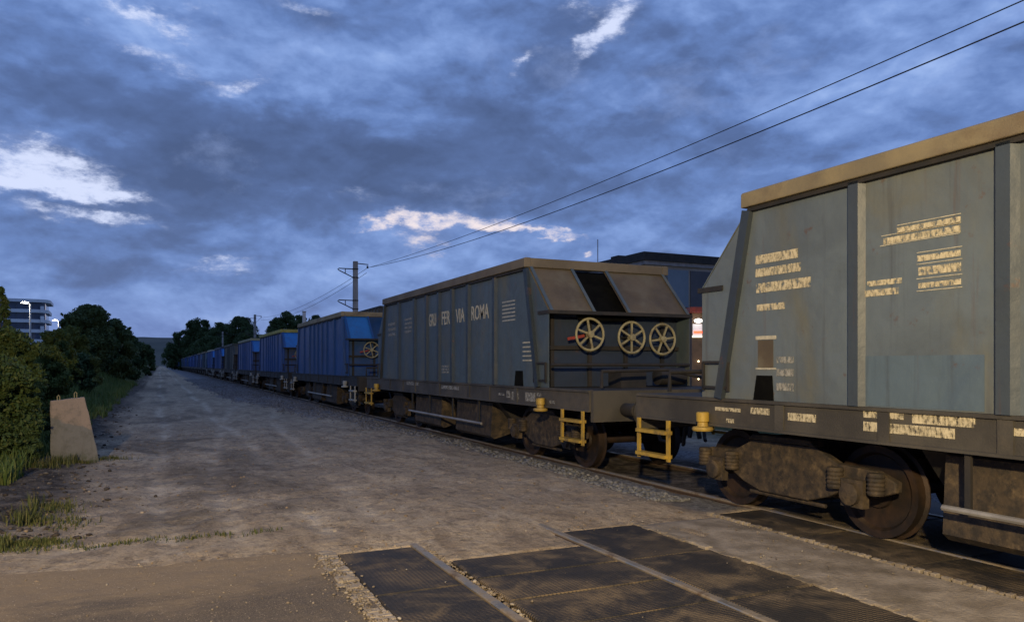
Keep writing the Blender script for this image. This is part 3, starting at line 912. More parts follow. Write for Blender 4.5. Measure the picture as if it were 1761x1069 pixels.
        MB().bar((0, q * 6.80, 1.02), (0, q * 7.2, 1.02), .06, .10).tube([(0, q * 7.15, 1.02), (0, q * 7.26, .98), (0, q * 7.3, .8), (0, q * 7.24, .62)], .035, 7).build('draw_hook', MT['dark'], root)
        for x in (-.42, .42):
            MB().tube([(x, q * 6.79, 1.0), (x, q * 6.92, .98), (x * 1.1, q * 7.0, .8), (x * 1.0, q * 7.08, .58), (x * .8, q * 7.2, .55)], .028, 7).build('air_hose', MT['dark'], root)
        # valve gear and air pipes on the end deck
        pg = MB().tube([(-1.1, q * 6.5, 1.36), (-1.1, q * 6.5, 1.62), (.2, q * 6.4, 1.64), (.9, q * 6.5, 1.5), (1.2, q * 6.5, 1.36)], .03, 7)
        pg.box(-.35, .15, *sorted((q * 5.5, q * 5.9)), 1.334, 1.60).lathe([(.02, -.3), (.15, -.27), (.15, .27), (.02, .3)], (.75, q * 5.75, 1.52), 'x', 14)
        pg.build('brake_gear', MT['dark'], root)
        for s in (-1, 1):
            fr = MB()
            x = s * (HW + .03); y0, y1 = q * 5.34, q * 4.92
            fr.bar((x, y0, ZS + .08), (x, y0, 1.75), .03, .03).bar((x, y1, ZS + .08), (x, y1, 1.75), .03, .03).bar((x, y0, 1.75), (x, y1, 1.75), .03, .03).bar((x, y0, ZS + .12), (x, y1, ZS + .12), .03, .03)
            fr.build('grab_frame', MT['dark'], root, smooth=False)
    for s in (-1, 1):
        x0, x1 = s * (HW - .07), s * (HW + .03)
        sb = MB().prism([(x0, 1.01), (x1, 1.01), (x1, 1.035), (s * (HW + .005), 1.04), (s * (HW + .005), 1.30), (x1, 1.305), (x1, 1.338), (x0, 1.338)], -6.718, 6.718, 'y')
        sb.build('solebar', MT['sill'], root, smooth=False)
        for y in (-4.15, -2.9, -1.83, 0, 1.83, 2.9, 4.15):
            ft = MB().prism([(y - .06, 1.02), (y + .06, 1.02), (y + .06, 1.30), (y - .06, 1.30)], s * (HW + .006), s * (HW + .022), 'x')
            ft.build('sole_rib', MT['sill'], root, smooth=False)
        for q in (-1, 1):
            st = MB(); x = s * (HW + .06); ya, yb = q * 5.98, q * 6.62
            for y in (ya, yb): st.bar((x, y, 1.02), (x, y, .50), .055, .03, (1, 0, 0))
            for z in (.86, .56): st.box(x - .06, x + .06, min(ya, yb) + .0, max(ya, yb), z - .022, z + .022)
            st.build('step', MT['yellow'], root, smooth=False)
            jp = MB().lathe([(.115, -.20), (.125, -.18), (.115, -.155), (.065, -.145), (.06, -.10), (.075, -.09), (.075, .01), (.06, .02)], (s * (HW + .09), q * 5.28, 1.15), 'z', 16)
            jp.build('jacking_pad', MT['yellow'], root)
        rod = MB().tube([(s * (HW - .0), -2.5, .545), (s * (HW - .0), 2.35, .545)], .026, 8)
        rod.build('side_rod', MT['pale_rod'], root)
        for y in (-2.3, -.8, .8, 2.15):
            MB().bar((s * (HW - .03), y, 1.01), (s * (HW - .03), y, .53), .05, .03).build('rod_hanger', MT['dark'], root, smooth=False)
    # under the box: discharge hoppers and chutes
    for q in (-1, 1):
        MB().prism([(-1.2, 1.0), (1.2, 1.0), (.62, .34), (-.62, .34)], q * .25, q * 2.75, 'y').build('discharge_hopper', MT['dark'], root, smooth=False)
        for s in (-1, 1):
            ch = MB().prism([(s * .62, .42), (s * 1.12, .95), (s * 1.2, .95), (s * 1.24, .28), (s * 1.16, .22), (s * .70, .34)], q * .5, q * 2.5, 'y')
            ch.build('chute', MT['bogie'], root, smooth=False)
    cb = MB().box(-.3, .3, -6.7, 6.7, .98, 1.285)
    cb.build('centre_sill', MT['dark'], root, smooth=False)
    rs = MB().lathe([(.03, -.45), (.18, -.42), (.18, .42), (.03, .45)], (.0, 0, .72), 'y', 16)
    rs.build('air_reservoir', MT['dark'], root)
    # bogies
    for q in (-1, 1):
        yb = q * 4.5
        bo = MB().box(-1.0, 1.0, yb - .2, yb + .2, .60, .93)
        bogie = bo.build('bogie', MT['bogie'], root, smooth=False)
        for w in (-1, 1):
            y = yb + w * 1.0
            ws = MB()
            for s in (-1, 1):
                wm = wheel_mb(y, s); ws.add(wm.v, wm.f)
            ws.tube([(-.98, y, .46), (.98, y, .46)], .08, 12)
            ws.build('wheelset', MT['wheel'], bogie)
        for s in (-1, 1):
            pl = [(-1.42,.52),(-1.42,.62),(-1.2,.70),(-.75,.72),(-.45,.86),(.45,.86),(.75,.72),(1.2,.70),(1.42,.62),(1.42,.52),(1.2,.44),
                  (.82,.46),(.62,.36),(.35,.28),(-.35,.28),(-.62,.36),(-.82,.46),(-1.2,.44)]
            sf = MB().prism([(yb + a, b) for a, b in pl], s * .98, s * 1.08, 'x')
            sf.prism([(yb - .5, .865), (yb + .5, .865), (yb + .42, .93), (yb - .42, .93)], s * .95, s * 1.12, 'x')
            sf.build('side_frame', MT['bogie'], bogie, smooth=False, bevel=.015)
            for w in (-1, 1):
                sp = MB()
                y = yb + w * 1.0
                sp.box(*sorted((s * 1.082, s * 1.17)), y - .13, y + .13, .33, .60)
                sp.lathe([(.03, -.02), (.11, -.015), (.11, .05), (.06, .07)], (s * 1.17, y, .46), 'x', 14) if s > 0 else sp.lathe([(.06, -.07), (.11, -.05), (.11, .015), (.03, .02)], (s * 1.17, y, .46), 'x', 14)
                for dy in (-.24, .24):
                    sp.lathe([(.075, .48), (.085, .5), (.075, .52), (.085, .54), (.075, .56), (.085, .58), (.075, .60), (.085, .62), (.075, .64), (.085, .66), (.075, .69)], (s * 1.12, y + dy, 0.0), 'z', 12)
                sp.build('axle_box', MT['bogie'], bogie)
            for w in (-1, 1):
                MB().bar((s * .75, yb + w * .47, .30), (s * .75, yb + w * .50, .62), .10, .06, (1, 0, 0)).build('brake_block', MT['bogie'], bogie, smooth=False)
            bk = MB().tube([(s * 1.02, yb - .55, .25), (s * 1.02, yb + .55, .25)], .022, 6)
            bk.build('brake_rod', MT['bogie'], bogie, smooth=False)
    return root

proto = make_wagon()
bpy.context.view_layer.update()
GW = 'hopper wagons of the passing freight train'

# cheaper wagon for the far end of the train, where parts are a pixel or two
def make_far_wagon():
    root = empty('hopper_wagon')
    P_ = MT['paint_blue']
    mb = MB()
    poly = [(-YE, ZS), (-YE, ZE), (-YT, ZT - .17), (YT, ZT - .17), (YE, ZE), (YE, ZS)]
    mb.prism(poly, -HW, HW, 'x')
    for s in (-1, 1):
        for y in (-3.2, -1.83, -.88, 0, .88, 1.83, 3.2): mb.box(*sorted((s * (HW - .01), s * (HW + .075))), y - .08, y + .08, ZS + .003, ZT - .2)
    mb.build('body', P_, root, smooth=False)
    MB().box(-HW - .08, HW + .08, -YT - .05, YT + .05, ZT - .168, ZT).build('top_rim', MT['rim'], root, smooth=False)
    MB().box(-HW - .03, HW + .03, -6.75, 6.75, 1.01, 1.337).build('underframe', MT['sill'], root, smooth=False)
    MB().prism([(-1.1, 1.0), (1.1, 1.0), (.8, .3), (-.8, .3)], -2.6, 2.6, 'y').build('discharge_hopper', MT['dark'], root, smooth=False)
    for q in (-1, 1):
        b = MB().box(-1.1, 1.1, q * 4.5 - 1.3, q * 4.5 + 1.3, .35, .85)
        for w in (-1, 1):
            for s in (-1, 1): b.lathe([(.1, -.06), (.46, -.06), (.46, .06), (.1, .06)], (s * .75, q * 4.5 + w, .46), 'x', 14)
        b.build('bogie', MT['bogie'], root, smooth=False)
    return root
far_proto = make_far_wagon()

index_kids()
LAB = ['grey blue hopper wagon nearest the camera, running out of the right edge',
       'weathered grey wagon with cream lettering and three handwheels on its end',
       'bright blue wagon with beige rim coupled behind the lettered grey wagon',
       'blue wagon with yellow rim, its end half hidden by a beige rimmed one',
       'plain blue wagon between the yellow rimmed wagon and a dark greenish one',
       'dark grey green wagon with an olive end, between two blue wagons',
       'blue wagon with a pale grey end just beyond the dark greenish wagon',
       'blue wagon with pale rim and a light blue corner, below the dark trees',
       'dull teal wagon beyond the one with the light blue corner',
       'grey blue wagon in front of the thin fourth pole']
COLS = [(.105, .130, .148), (.060, .084, .098), (.004, .052, .185), (.005, .058, .215), (.006, .064, .24), (.030, .045, .045), (.006, .064, .24), (.006, .07, .27), (.02, .06, .10), (.03, .06, .14)]
RIMC = [None, (.14, .115, .08), (.27, .215, .12), (.40, .34, .07), (.30, .28, .16), (.07, .07, .05), (.06, .08, .12), (.42, .40, .30), None, None]
NW = 24
wagons = []
for k in range(NW):
    near = k < 8
    src = proto if near else far_proto
    if k == 0 or k == 8: w = src
    else: w = copy_tree(src)
    w.location = (XT, YC1 + PITCH * k, 0)
    if k < len(LAB): tag(w, LAB[k], 'freight wagon', GW)
    else: tag(w, 'tiny dark blue wagon in the far tail of the train beneath the trees', 'freight wagon', GW)
    wagons.append(w)
bpy.context.view_layer.update()

def rim_variant(c):
    key = 'rim%s' % (c,)
    if key not in MT: MT[key] = mat('rim_paint_variant', c, tuple(x * .7 for x in c), .75, scale=1.5, dirt=(.10, .07, .045), dirt_amt=.3)
    return MT[key]
def own_mat(o, m):
    o.material_slots[0].link = 'OBJECT'; o.material_slots[0].material = m

for k, w in enumerate(wagons):
    c = COLS[k] if k < len(COLS) else random.choice([(.006, .055, .22), (.010, .055, .17), (.015, .06, .13), (.02, .055, .11), (.006, .06, .25)])
    blue = k >= 2 and k != 5
    for o in tree_of(w):
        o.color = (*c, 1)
        if o.type != 'MESH': continue
        nm = o.name.split('.')[0]
        if nm in ('side_panel', 'stake', 'corner_stake', 'end_wall', 'slope_rib', 'end_slope') and blue: own_mat(o, MT['paint_blue'])
        if nm == 'end_slope' and blue: o.color = (c[0] * 1.2 + .008, c[1] * 2.5, c[2] * 1.9, 1)
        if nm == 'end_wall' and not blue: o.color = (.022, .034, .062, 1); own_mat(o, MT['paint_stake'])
        if nm in ('solebar', 'headstock', 'sole_rib', 'underframe') and k >= 2: own_mat(o, MT['dark'])  # undercarriage shade put into near black frame parts
        if nm == 'side_rod' and k >= 2: own_mat(o, MT['stencil_dim'])
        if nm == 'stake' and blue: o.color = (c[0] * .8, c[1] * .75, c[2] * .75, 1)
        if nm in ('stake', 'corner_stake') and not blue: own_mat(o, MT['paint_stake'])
        if nm == 'stake' and not blue: o.color = (c[0] * .42, c[1] * .44, c[2] * .48, 1)  # shadow bands along the stakes put into a darker colour
        if nm == 'corner_stake' and not blue: o.color = (c[0] * .3, c[1] * .32, c[2] * .36, 1)  # corner stakes darkened with the same painted shade
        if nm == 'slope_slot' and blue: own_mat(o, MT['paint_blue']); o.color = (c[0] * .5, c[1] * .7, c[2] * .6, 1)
        if nm == 'top_rim' and k < len(RIMC) and RIMC[k]: own_mat(o, rim_variant(RIMC[k]))
        if nm == 'top_rim' and k >= 10 and k % 3: own_mat(o, rim_variant((.06, .08, .12)))
        if nm in ('step', 'jacking_pad') and k >= 2: own_mat(o, MT['stencil_dim'])
# the pale or light blue end panels some wagons show
for k, y, wdt, c in ((6, -4.9, .9, (.30, .34, .36)), (7, -4.95, .7, (.10, .30, .48)), (5, -4.95, .8, (.15, .13, .09)), (7, .9, .7, (.20, .24, .30))):
    w = wagons[k]
    p = MB().box(-HW - .006, -HW - .002, y - wdt / 2, y + wdt / 2, ZS + .01, 2.75).build('repainted_panel', MT['paint_blue'], w, smooth=False)
    p.color = (*c, 1)

# lettering and stencils
def side_pos(px, py, X=XT - HW):
    y = X / ratio(px)
    return y, HC + (HZ - py) / F_PX * depth(X, y)

def text_part(s, y0, y1, z0, z1, parent, m, x, name='lettering'):
    cu = bpy.data.curves.new(name, 'FONT'); cu.body = s; cu.extrude = .004; cu.offset = .012
    t = bpy.data.objects.new(name, cu); col.objects.link(t)
    bpy.context.view_layer.update()
    me = bpy.data.meshes.new_from_object(t.evaluated_get(bpy.context.evaluated_depsgraph_get()))
    bpy.data.objects.remove(t); bpy.data.curves.remove(cu)
    co = np.array([v.co[:] for v in me.vertices])
    mn, mx = co.min(0), co.max(0)
    ny = y1 - (co[:, 0] - mn[0]) / (mx[0] - mn[0]) * (y1 - y0)       # reads along -y seen from the near side
    nz = z0 + (co[:, 1] - mn[1]) / (mx[1] - mn[1]) * (z1 - z0)
    nx_ = x - (co[:, 2] - mn[2]) * .5
    for v, a, b, c in zip(me.vertices, nx_, ny, nz): v.co = (a, b, c)
    me.update()
    return link_mesh(name, me, m, parent, smooth=False)

w2 = wagons[1]
xs_ = -HW - .0015
for s, px0, px1 in (('GRU', 738, 750), ('FER', 760, 774), ('VIA', 784, 799), ('ROMA', 811, 841)):
    ya, za = side_pos(px0, 560); yb_, zb = side_pos(px1, 535)
    ya -= w2.location.y; yb_ -= w2.location.y
    text_part(s, min(ya, yb_), max(ya, yb_), 2.63, 2.93, w2, MT['stencil'], xs_)

def marks(parent, rects, m, name='stencil_marks', seed=1, lines=False):
    """rows of illegible worn stencil characters, rects in picture px on the near side plane"""
    r = random.Random(seed); Yo = parent.location.y
    for px0, px1, py0, py1 in rects:
        mb = MB()
        ya, z1 = side_pos(px0, py0); yb, _ = side_pos(px1, py0)
        _, z0 = side_pos(px0, py1)
        ya, yb = sorted((ya - Yo, yb - Yo)); xo = xs_
        h = z1 - z0
        mb.box(xo - .004, xo, ya, yb, z0, z1)
        if mb.v: mb.build(name, m, parent, smooth=False)

def rows(px0, px1, py0, py1, n, gap=.4):
    h = (py1 - py0) / n
    return [(px0, px1, py0 + i * h, py0 + i * h + h * (1 - gap)) for i in range(n)]

# near wagon
w1 = wagons[0]
marks(w1, [(1300, 1372, 440, 455), (1300, 1377, 463, 477), (1301, 1394, 488, 504), (1302, 1350, 524, 535)], MT['strip_bright'], 'stencil_marks', 1)
marks(w1, [(1543, 1652, 392, 403), (1520, 1652, 410, 421), (1578, 1652, 440, 450), (1580, 1653, 460, 474), (1580, 1653, 487, 496), (1492, 1551, 484, 493), (1484, 1545, 500, 511)], MT['strip_bright'], 'data_table', 2)
marks(w1, [(1543, 1653, 387, 388.6), (1516, 1653, 405.5, 407), (1514, 1651, 422.5, 424), (1577, 1655, 434, 435.6), (1577, 1655, 454, 455.5), (1577, 1655, 479, 480.5), (1577, 1655, 500, 501.6)], MT['stencil'], 'table_line', 3, True)
marks(w1, [(1336, 1365, 613, 624), (1336, 1365, 634, 646), (1336, 1365, 658, 671)], MT['strip_dim'], 'stencil_marks', 4)
marks(w1, [(1300, 1335, 578, 584), (1300, 1335, 632, 635)], MT['stencil'], 'plate_frame', 5, True)
# worn label plate and black plate painted for an opening beside it, near the far end
ya, z1 = side_pos(1304, 585); yb, z0 = side_pos(1330, 632)
MB().box(xs_ - .004, xs_, *sorted((ya - YC1, yb - YC1)), z0, z1).build('label_plate', MT['slope'], w1, smooth=False)
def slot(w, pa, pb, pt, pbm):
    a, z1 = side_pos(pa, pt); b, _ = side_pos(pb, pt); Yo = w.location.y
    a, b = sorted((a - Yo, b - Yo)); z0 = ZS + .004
    MB().prism([(a, z0), (b, z0), (b - .05, z1), (a + .02, z1)], xs_ - .006, xs_, 'x').build('painted_opening', MT['black'], w, smooth=False)  # flat black plate, painted for the dark inside an opening
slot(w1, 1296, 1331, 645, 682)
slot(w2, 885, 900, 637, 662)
# repainted patch on the second panel
p = MB().box(xs_ - .001, xs_ + .0012, 2.0, 3.10, ZS + .012, 1.80).build('repainted_patch', MT['paint_blue'], w1, smooth=False); p.color = (.085, .120, .150, 1)
# second wagon's smaller tables
marks(w2, rows(864, 886, 519, 557, 6, .62), MT['stencil_dim'], 'data_table', 11, True)
marks(w2, rows(899, 915, 588, 626, 5, .72), MT['stencil'], 'data_table', 12, True)
marks(w2, rows(668, 680, 556, 582, 3, .45), MT['strip_dim'], 'stencil_marks', 13)
marks(w2, rows(696, 708, 548, 576, 4, .5), MT['strip_dim'], 'stencil_marks', 14)
marks(w2, rows(760, 772, 628, 643, 3, .4), MT['strip_dim'], 'stencil_marks', 15)

def sill_marks(w, rects, m, seed):
    global xs_
    old = xs_; xs_ = -HW - .0065
    marks(w, rects, m, 'frame_marks', seed); xs_ = old
sill_marks(w1, [(1231, 1274, 699, 705), (1292, 1324, 700, 711), (1356, 1404, 709, 722), (1486, 1514, 706, 717), (1524, 1555, 708, 719), (1570, 1678, 711, 727), (1486, 1643, 724, 740), (1724, 1790, 734, 747), (1250, 1263, 719, 726)], MT['strip_bright'], 21)
sill_marks(w2, [(858, 868, 675, 679), (872, 878, 671, 683), (881, 892, 673, 687), (904, 921, 674, 689), (924, 931, 675, 681), (946, 955, 688, 693)], MT['strip_dim'], 22)
sill_marks(w2, [(760, 790, 662, 668), (700, 720, 655, 661)], MT['strip_dim'], 23)

# ------------------------------------------------------------------ catenary poles and wires
GP = 'concrete poles along the railway'
def pole(Yp, H, label, X=10.85, arms=True):
    root = empty('power_pole', (X, Yp, 0)); tag(root, label, 'pole', GP)
    mb = MB().prism([(-.17, -.14), (.17, -.14), (.17, .14), (-.17, .14)], -.3, H, 'z')
    mb.v = [(x * (1.0 if z < 1 else .8), y * (1. if z < 1 else .8), z) for x, y, z in mb.v]
    mb.build('shaft', MT['pole_concrete'], root, smooth=False, bevel=.02)
    if arms:
        for zt in (H - .48, H - 2.4):
            a = MB().tube([(-.13, 0, zt), (-1.0, 0, zt + .0), (-1.08, 0, zt - .06), (-1.0, 0, zt - .12), (-.13, 0, zt - .52)], .032, 7)
            a.tube([(-.62, 0, zt), (-.62, 0, zt - .28)], .025, 6)
            a.build('bracket', MT['dark'], root)
            MB().box(-.155, .155, -.135, .135, zt - .03, zt + .03).box(-.155, .155, -.135, .135, zt - .55, zt - .49).build('clamp', MT['dark'], root, smooth=False)
        MB().tube([(.0, .0, H - .12), (.8, 0, H - .16)], .03, 7).build('cross_arm', MT['dark'], root)
        MB().lathe([(.03, -.12), (.07, -.1), (.04, -.07), (.07, -.04), (.04, -.01), (.07, .02), (.03, .05)], (.75, 0, H - .28), 'z', 12).build('insulator', MT['steel_grey'], root)
    return root
PY = [46, 100, 154, 262, 316, 370]
PL = ['tall concrete pole with bracket arms rising behind the blue wagon',
      'pale pole with crossarms in front of the dark trees, next beyond the tall one',
      'grey pole with short crossarms below the spreading tree crown',
      'thin pale pole standing alone over the middle of the far wagons',
      'thin grey pole left of the pale lone pole',
      'faintest and farthest of the thin poles along the train']
for y, l in zip(PY, PL): pole(y, 8.05, l)
pole(-10, 8.05, 'concrete pole behind the camera that carries the overhead wires')
# short white post behind the third wagon's rim
r_ = empty('white_post', (ratio(523) * 62, 62, 0)); tag(r_, 'short white painted post in front of the grey green tree', 'post')
hp = HC + (627 - 536) / F_PX * depth(ratio(523) * 62, 62)
MB().prism([(-.12, -.12), (.12, -.12), (.12, .12), (-.12, .12)], -.2, hp, 'z').build('shaft', mat('white_post', (.62, .58, .54), (.48, .45, .42), .8), r_, smooth=False, bevel=.02)
MB().box(-.15, .15, -.15, .15, hp + .001, hp + .05).build('cap', MT['concrete'], r_, smooth=False)

def wire(y0, y1, x0, x1, z0, z1, sag, r, label, grp):
    pts = []
    for i in range(41):
        t = i / 40
        pts.append((x0 + (x1 - x0) * t, y0 + (y1 - y0) * t, z0 + (z1 - z0) * t - 4 * sag * t * (1 - t)))
    o = MB().tube(pts, r, 6).build('overhead_wire', MT['wire'])
    tag(o, label, 'wire', grp)
GWi = 'overhead wires along the railway'
zt = 8.05 - .36
wire(-10, 46, 11.6, 11.6, zt, zt, .68, .010, 'upper of the two black wires sweeping to the top right corner', GWi)
wire(-10, 46, 11.6, 11.55, zt - .06, zt, 1.02, .012, 'lower of the two black wires sweeping to the top right corner', GWi)
wire(46, 100, 11.6, 11.6, zt, zt, .7, .012, 'upper thin wire between the tall pole and the next pole beyond', GWi)
wire(46, 100, 11.55, 11.6, zt - .3, zt - .3, .8, .012, 'lower thin wire between the tall pole and the next pole beyond', GWi)
wire(100, 154, 11.6, 11.6, zt, zt, .9, .014, 'thin wire crossing the dark tree crown between two pale poles', GWi)

# ------------------------------------------------------------------ leaning concrete slab
def slab():
    gx_, gy_ = ground_at(131, 800)
    d = depth(gx_, gy_)
    root = empty('concrete_slab', (gx_, gy_, 0), R(5.5))
    tag(root, 'tapered upright concrete slab with two lifting hooks by the bushes', 'slab')
    s = d / F_PX
    w_ = s * .87
    rr = random.Random(9)
    cn = [((88 - 131) * w_, -.12), ((175 - 131) * w_, -.10), ((146 - 131) * w_, (800 - 682) * s), ((87 - 131) * w_, (800 - 688) * s)]
    pts = []
    for i in range(4):                                  # chipped edges
        p0, p1 = np.array(cn[i]), np.array(cn[(i + 1) % 4])
        for q in range(9): pts.append(tuple(p0 + (p1 - p0) * (q + (rr.uniform(-.3, .3) if q else 0)) / 9 + np.array((rr.uniform(-.006, .006), rr.uniform(-.006, .006)))))
    mb = MB().prism(pts, -.03, .07, 'y')
    m, t, p = base_mat('stained_concrete')
    v = t.n('ShaderNodeTexCoord').outputs['Object']
    sx = t.n('ShaderNodeSeparateXYZ'); t.l(v, sx.inputs[0])
    ln = t.math('ADD', t.math('ADD', sx.outputs[2], t.math('MULTIPLY', sx.outputs[0], .35)), t.math('MULTIPLY', t.noise(v, 3, 4), .35))
    upper_tone = t.ramp(ln, .86, .90)  # slanting upper part takes the warmer, paler tone
    cc = t.mix(upper_tone, (.150, .147, .146), (.245, .195, .168))
    cc = t.mix(t.math('MULTIPLY', t.ramp(t.noise(v, 5, 9, .72), .45, .7), .75), cc, (.085, .085, .075))
    cc = t.mix(t.math('MULTIPLY', t.ramp(t.noise(t.mapv(v, (14, 14, 1)), 1, 6, .6), .55, .75), .4), cc, (.09, .08, .07))
    cc = t.mix(t.math('MULTIPLY', t.ramp(sx.outputs[2], .30, .02), t.ramp(t.noise(v, 7, 7, .7), .4, .6)), cc, (.05, .06, .03))
    t.l(cc, p.inputs['Base Color']); p.inputs['Roughness'].default_value = .9
    b = t.n('ShaderNodeBump'); b.inputs['Strength'].default_value = .4; b.inputs['Distance'].default_value = .02
    t.l(t.noise(v, 30, 6, .7), b.inputs['Height']); t.l(b.outputs[0], p.inputs['Normal'])
    mb.build('slab_body', m, root, smooth=False, bevel=.012)
    for px, pt in ((101, 683), (130, 678)):
        x = (px - 131) * w_; z = (800 - pt) * s
        MB().tube([(x - .018, .0, z - .06), (x - .018, 0, z + .02), (x, 0, z + .045), (x + .018, 0, z + .02), (x + .018, 0, z - .06)], .009, 6).build('lifting_hook', MT['cream'], root)
slab()

# ------------------------------------------------------------------ office block and street lamps on the left
def office():
    Yb = 290.0
    xr = ratio(83) * Yb; d = depth(xr, Yb)
    zt = HC + (HZ - 515) / F_PX * d
    root = empty('office_block', (xr, Yb, 0), .06)
    tag(root, 'white office block with ribbon windows and a rounded corner', 'building')
    white = mat('white_render', (.80, .80, .80), (.70, .70, .72), .8, scale=.3, bump=0)
    glass = mat('ribbon_glass', (.03, .045, .08), (.05, .07, .12), .12, scale=.2, bump=0)
    dark = mat('window_mullion', (.10, .11, .13), rough=.5, bump=0)
    def plan(w, dp, r, off):
        pts = []
        cx, cy = -r, r
        for i in range(9):
            a = -pi / 2 + i * pi / 16
            pts.append((cx + (r + off) * cos(a), cy + (r + off) * sin(a)))
        pts += [(off, dp), (-w, dp), (-w, -off)]
        return pts
    fh = 17.0 / F_PX * d
    nf = int(zt / fh) + 1
    MB().prism(plan(34, 20, 4, -.9), 0, zt - .5, 'z').build('core', glass, root)
    for i in range(nf):
        z1 = zt - 1.0 - i * fh - fh * .62 - .3
        if z1 < 1: break
        MB().prism(plan(34, 20, 4, 0), z1 - fh * .33, z1, 'z').build('floor_band', white, root)
        for k in range(9):
            x = -4.3 - k * 2.3
            MB().box(x - .07, x + .07, .72, .86, z1 + .01, z1 + fh * .66).build('mullion', dark, root, smooth=False)
    MB().prism(plan(34, 20, 4, .5), zt - 1.0, zt, 'z').build('roof', white, root)
    pe = MB()
    for k in range(nf - 1):
        pe.box(-2.2, -1.2, -.03, .2, zt - 1.0 - (k + 1) * fh, zt - 1.0 - (k + 1) * fh + fh * .62)
    pe.build('corner_pier', white, root, smooth=False)
office()

def street_lamp(px, py, d, label):
    x, y, z = at_depth(px, py, d)
    root = empty('street_lamp', (x, y, 0), -A); tag(root, label, 'street lamp', 'lit street lamps on the left')
    mb = MB().tube([(0, 0, -.2), (0, 0, z * .5), (0, 0, z - .1)], [.13, .11, .09], 10)
    mb.build('lamp_post', mat('lamp_post_paint', (.62, .62, .60), rough=.5), root)
    MB().tube([(0, 0, z - .12), (-.35, -.1, z + .02)], .06, 8).build('arm', MT['steel_grey'], root)
    hd = MB().prism([(-.95, -.03), (-.25, -.08), (-.2, .05), (-.5, .12)], -.16, .16, 'y')
    hd.v = [(a, b - .1, c + z + .03) for a, b, c in hd.v]
    hd.build('lamp_head', emit('lamp_glow', (1, .96, .88), 9), root, smooth=False)
    L = bpy.data.lights.new('lamp_light', 'POINT'); L.energy = 260; L.color = (1, .93, .8); L.shadow_soft_size = .25
    lo = bpy.data.objects.new('lamp_light', L); col.objects.link(lo); lo.parent = root; lo.location = (-.75, -.55, z - .2)
street_lamp(52, 521, 88, 'lit street lamp in front of the office block')
street_lamp(101, 551, 124, 'lit street lamp right of the office block, lower than the other')

# ------------------------------------------------------------------ buildings behind the train
def hall():
    X0, Y0, H = 26.5, 37.9, 8.5
    root = empty('flat_roofed_hall', (X0, Y0, 0)); tag(root, 'dark flat roofed hall with tall windows behind the lettered wagon', 'building')
    wall = mat('hall_cladding', (.24, .235, .22), (.18, .175, .165), .7, scale=.6, bump=0)
    glass = mat('hall_glass', (.12, .16, .21), (.09, .13, .17), .25, scale=.3, bump=0)
    dk = mat('hall_dark_panel', (.060, .060, .072), (.045, .046, .055), .5, scale=.5, bump=0)
    MB().box(0, 24, 0, 30, 0, H - .5).build('wall', wall, root, smooth=False)
    MB().box(-.25, 24.25, -.25, 30.25, H - .496, H).build('roof', MT['dark'], root, smooth=False)
    MB().box(-.14, 24.1, -.14, 30.1, H - .74, H - .5).build('fascia', mat('hall_fascia', (.22, .22, .23), rough=.6, bump=0), root, smooth=False)
    for i, (a, b) in enumerate(((1.2, 3.2), (3.35, 9.5), (9.7, 16))):
        f = MB().box(a, b, -.05, -.003, 1.0, H - .95).build('window' if i == 0 else 'dark_panel', glass if i == 0 else dk, root, smooth=False)
        if i == 0: MB().box(a + .003, b - .003, -.09, -.052, 5.2, 5.28).box((a + b) / 2 - .02, (a + b) / 2 + .02, -.085, -.053, 1.0, 5.195).build('glazing_bar', MT['dark'], f, smooth=False)
    for a in (1.4, 6.2, 11, 15.8):
        f = MB().box(-.05, -.003, a, a + 4.2, 3.2, H - 1.0).build('window', glass, root, smooth=False)
        MB().box(-.085, -.052, a + 2.05, a + 2.13, 3.2, H - 1.0).build('glazing_bar', MT['dark'], f, smooth=False)
    x, y = X0 + 1.0, (X0 + 1.0) / ratio(1028)
    MB().tube([(x - X0, y - Y0, H), (x - X0, y - Y0, H + 1.9)], .03, 6).build('antenna', MT['steel_grey'], root)
    MB().box(.3, 1.2, 3.4, 4.3, H + .001, H + .28).build('roof_vent', MT['dark'], root, smooth=False)
hall()

def shed():
    X0, Y0 = 14.3, 53.0
    H = HC + (HZ - 525.5) / F_PX * depth(X0, Y0)
    root = empty('metal_shed', (X0, Y0, 0)); tag(root, 'brown flat topped metal shed showing above the blue wagon beside the pole', 'shed')
    m = mat('brown_sheet', (.115, .085, .05), (.075, .06, .04), .7, scale=1.2, bump=.2)
    MB().box(0, 2.8, 0, 12.5, 0, H - .12).build('wall', m, root, smooth=False)
    MB().box(-.06, 2.86, -.06, 12.56, H - .117, H).build('roof', MT['sill'], root, smooth=False)
    rb = MB()
    for k in range(14): rb.box(-.05, -.002, .3 + k * .9, .42 + k * .9, 0, H - .12)
    for k in range(4): rb.box(.2 + k * .75, .3 + k * .75, -.05, -.002, 0, H - .12)
    rb.build('wall_rib', m, root, smooth=False)
    MB().box(.55, 1.5, -.055, -.003, 0, 2.1).build('door', MT['dark'], root, smooth=False)
shed()

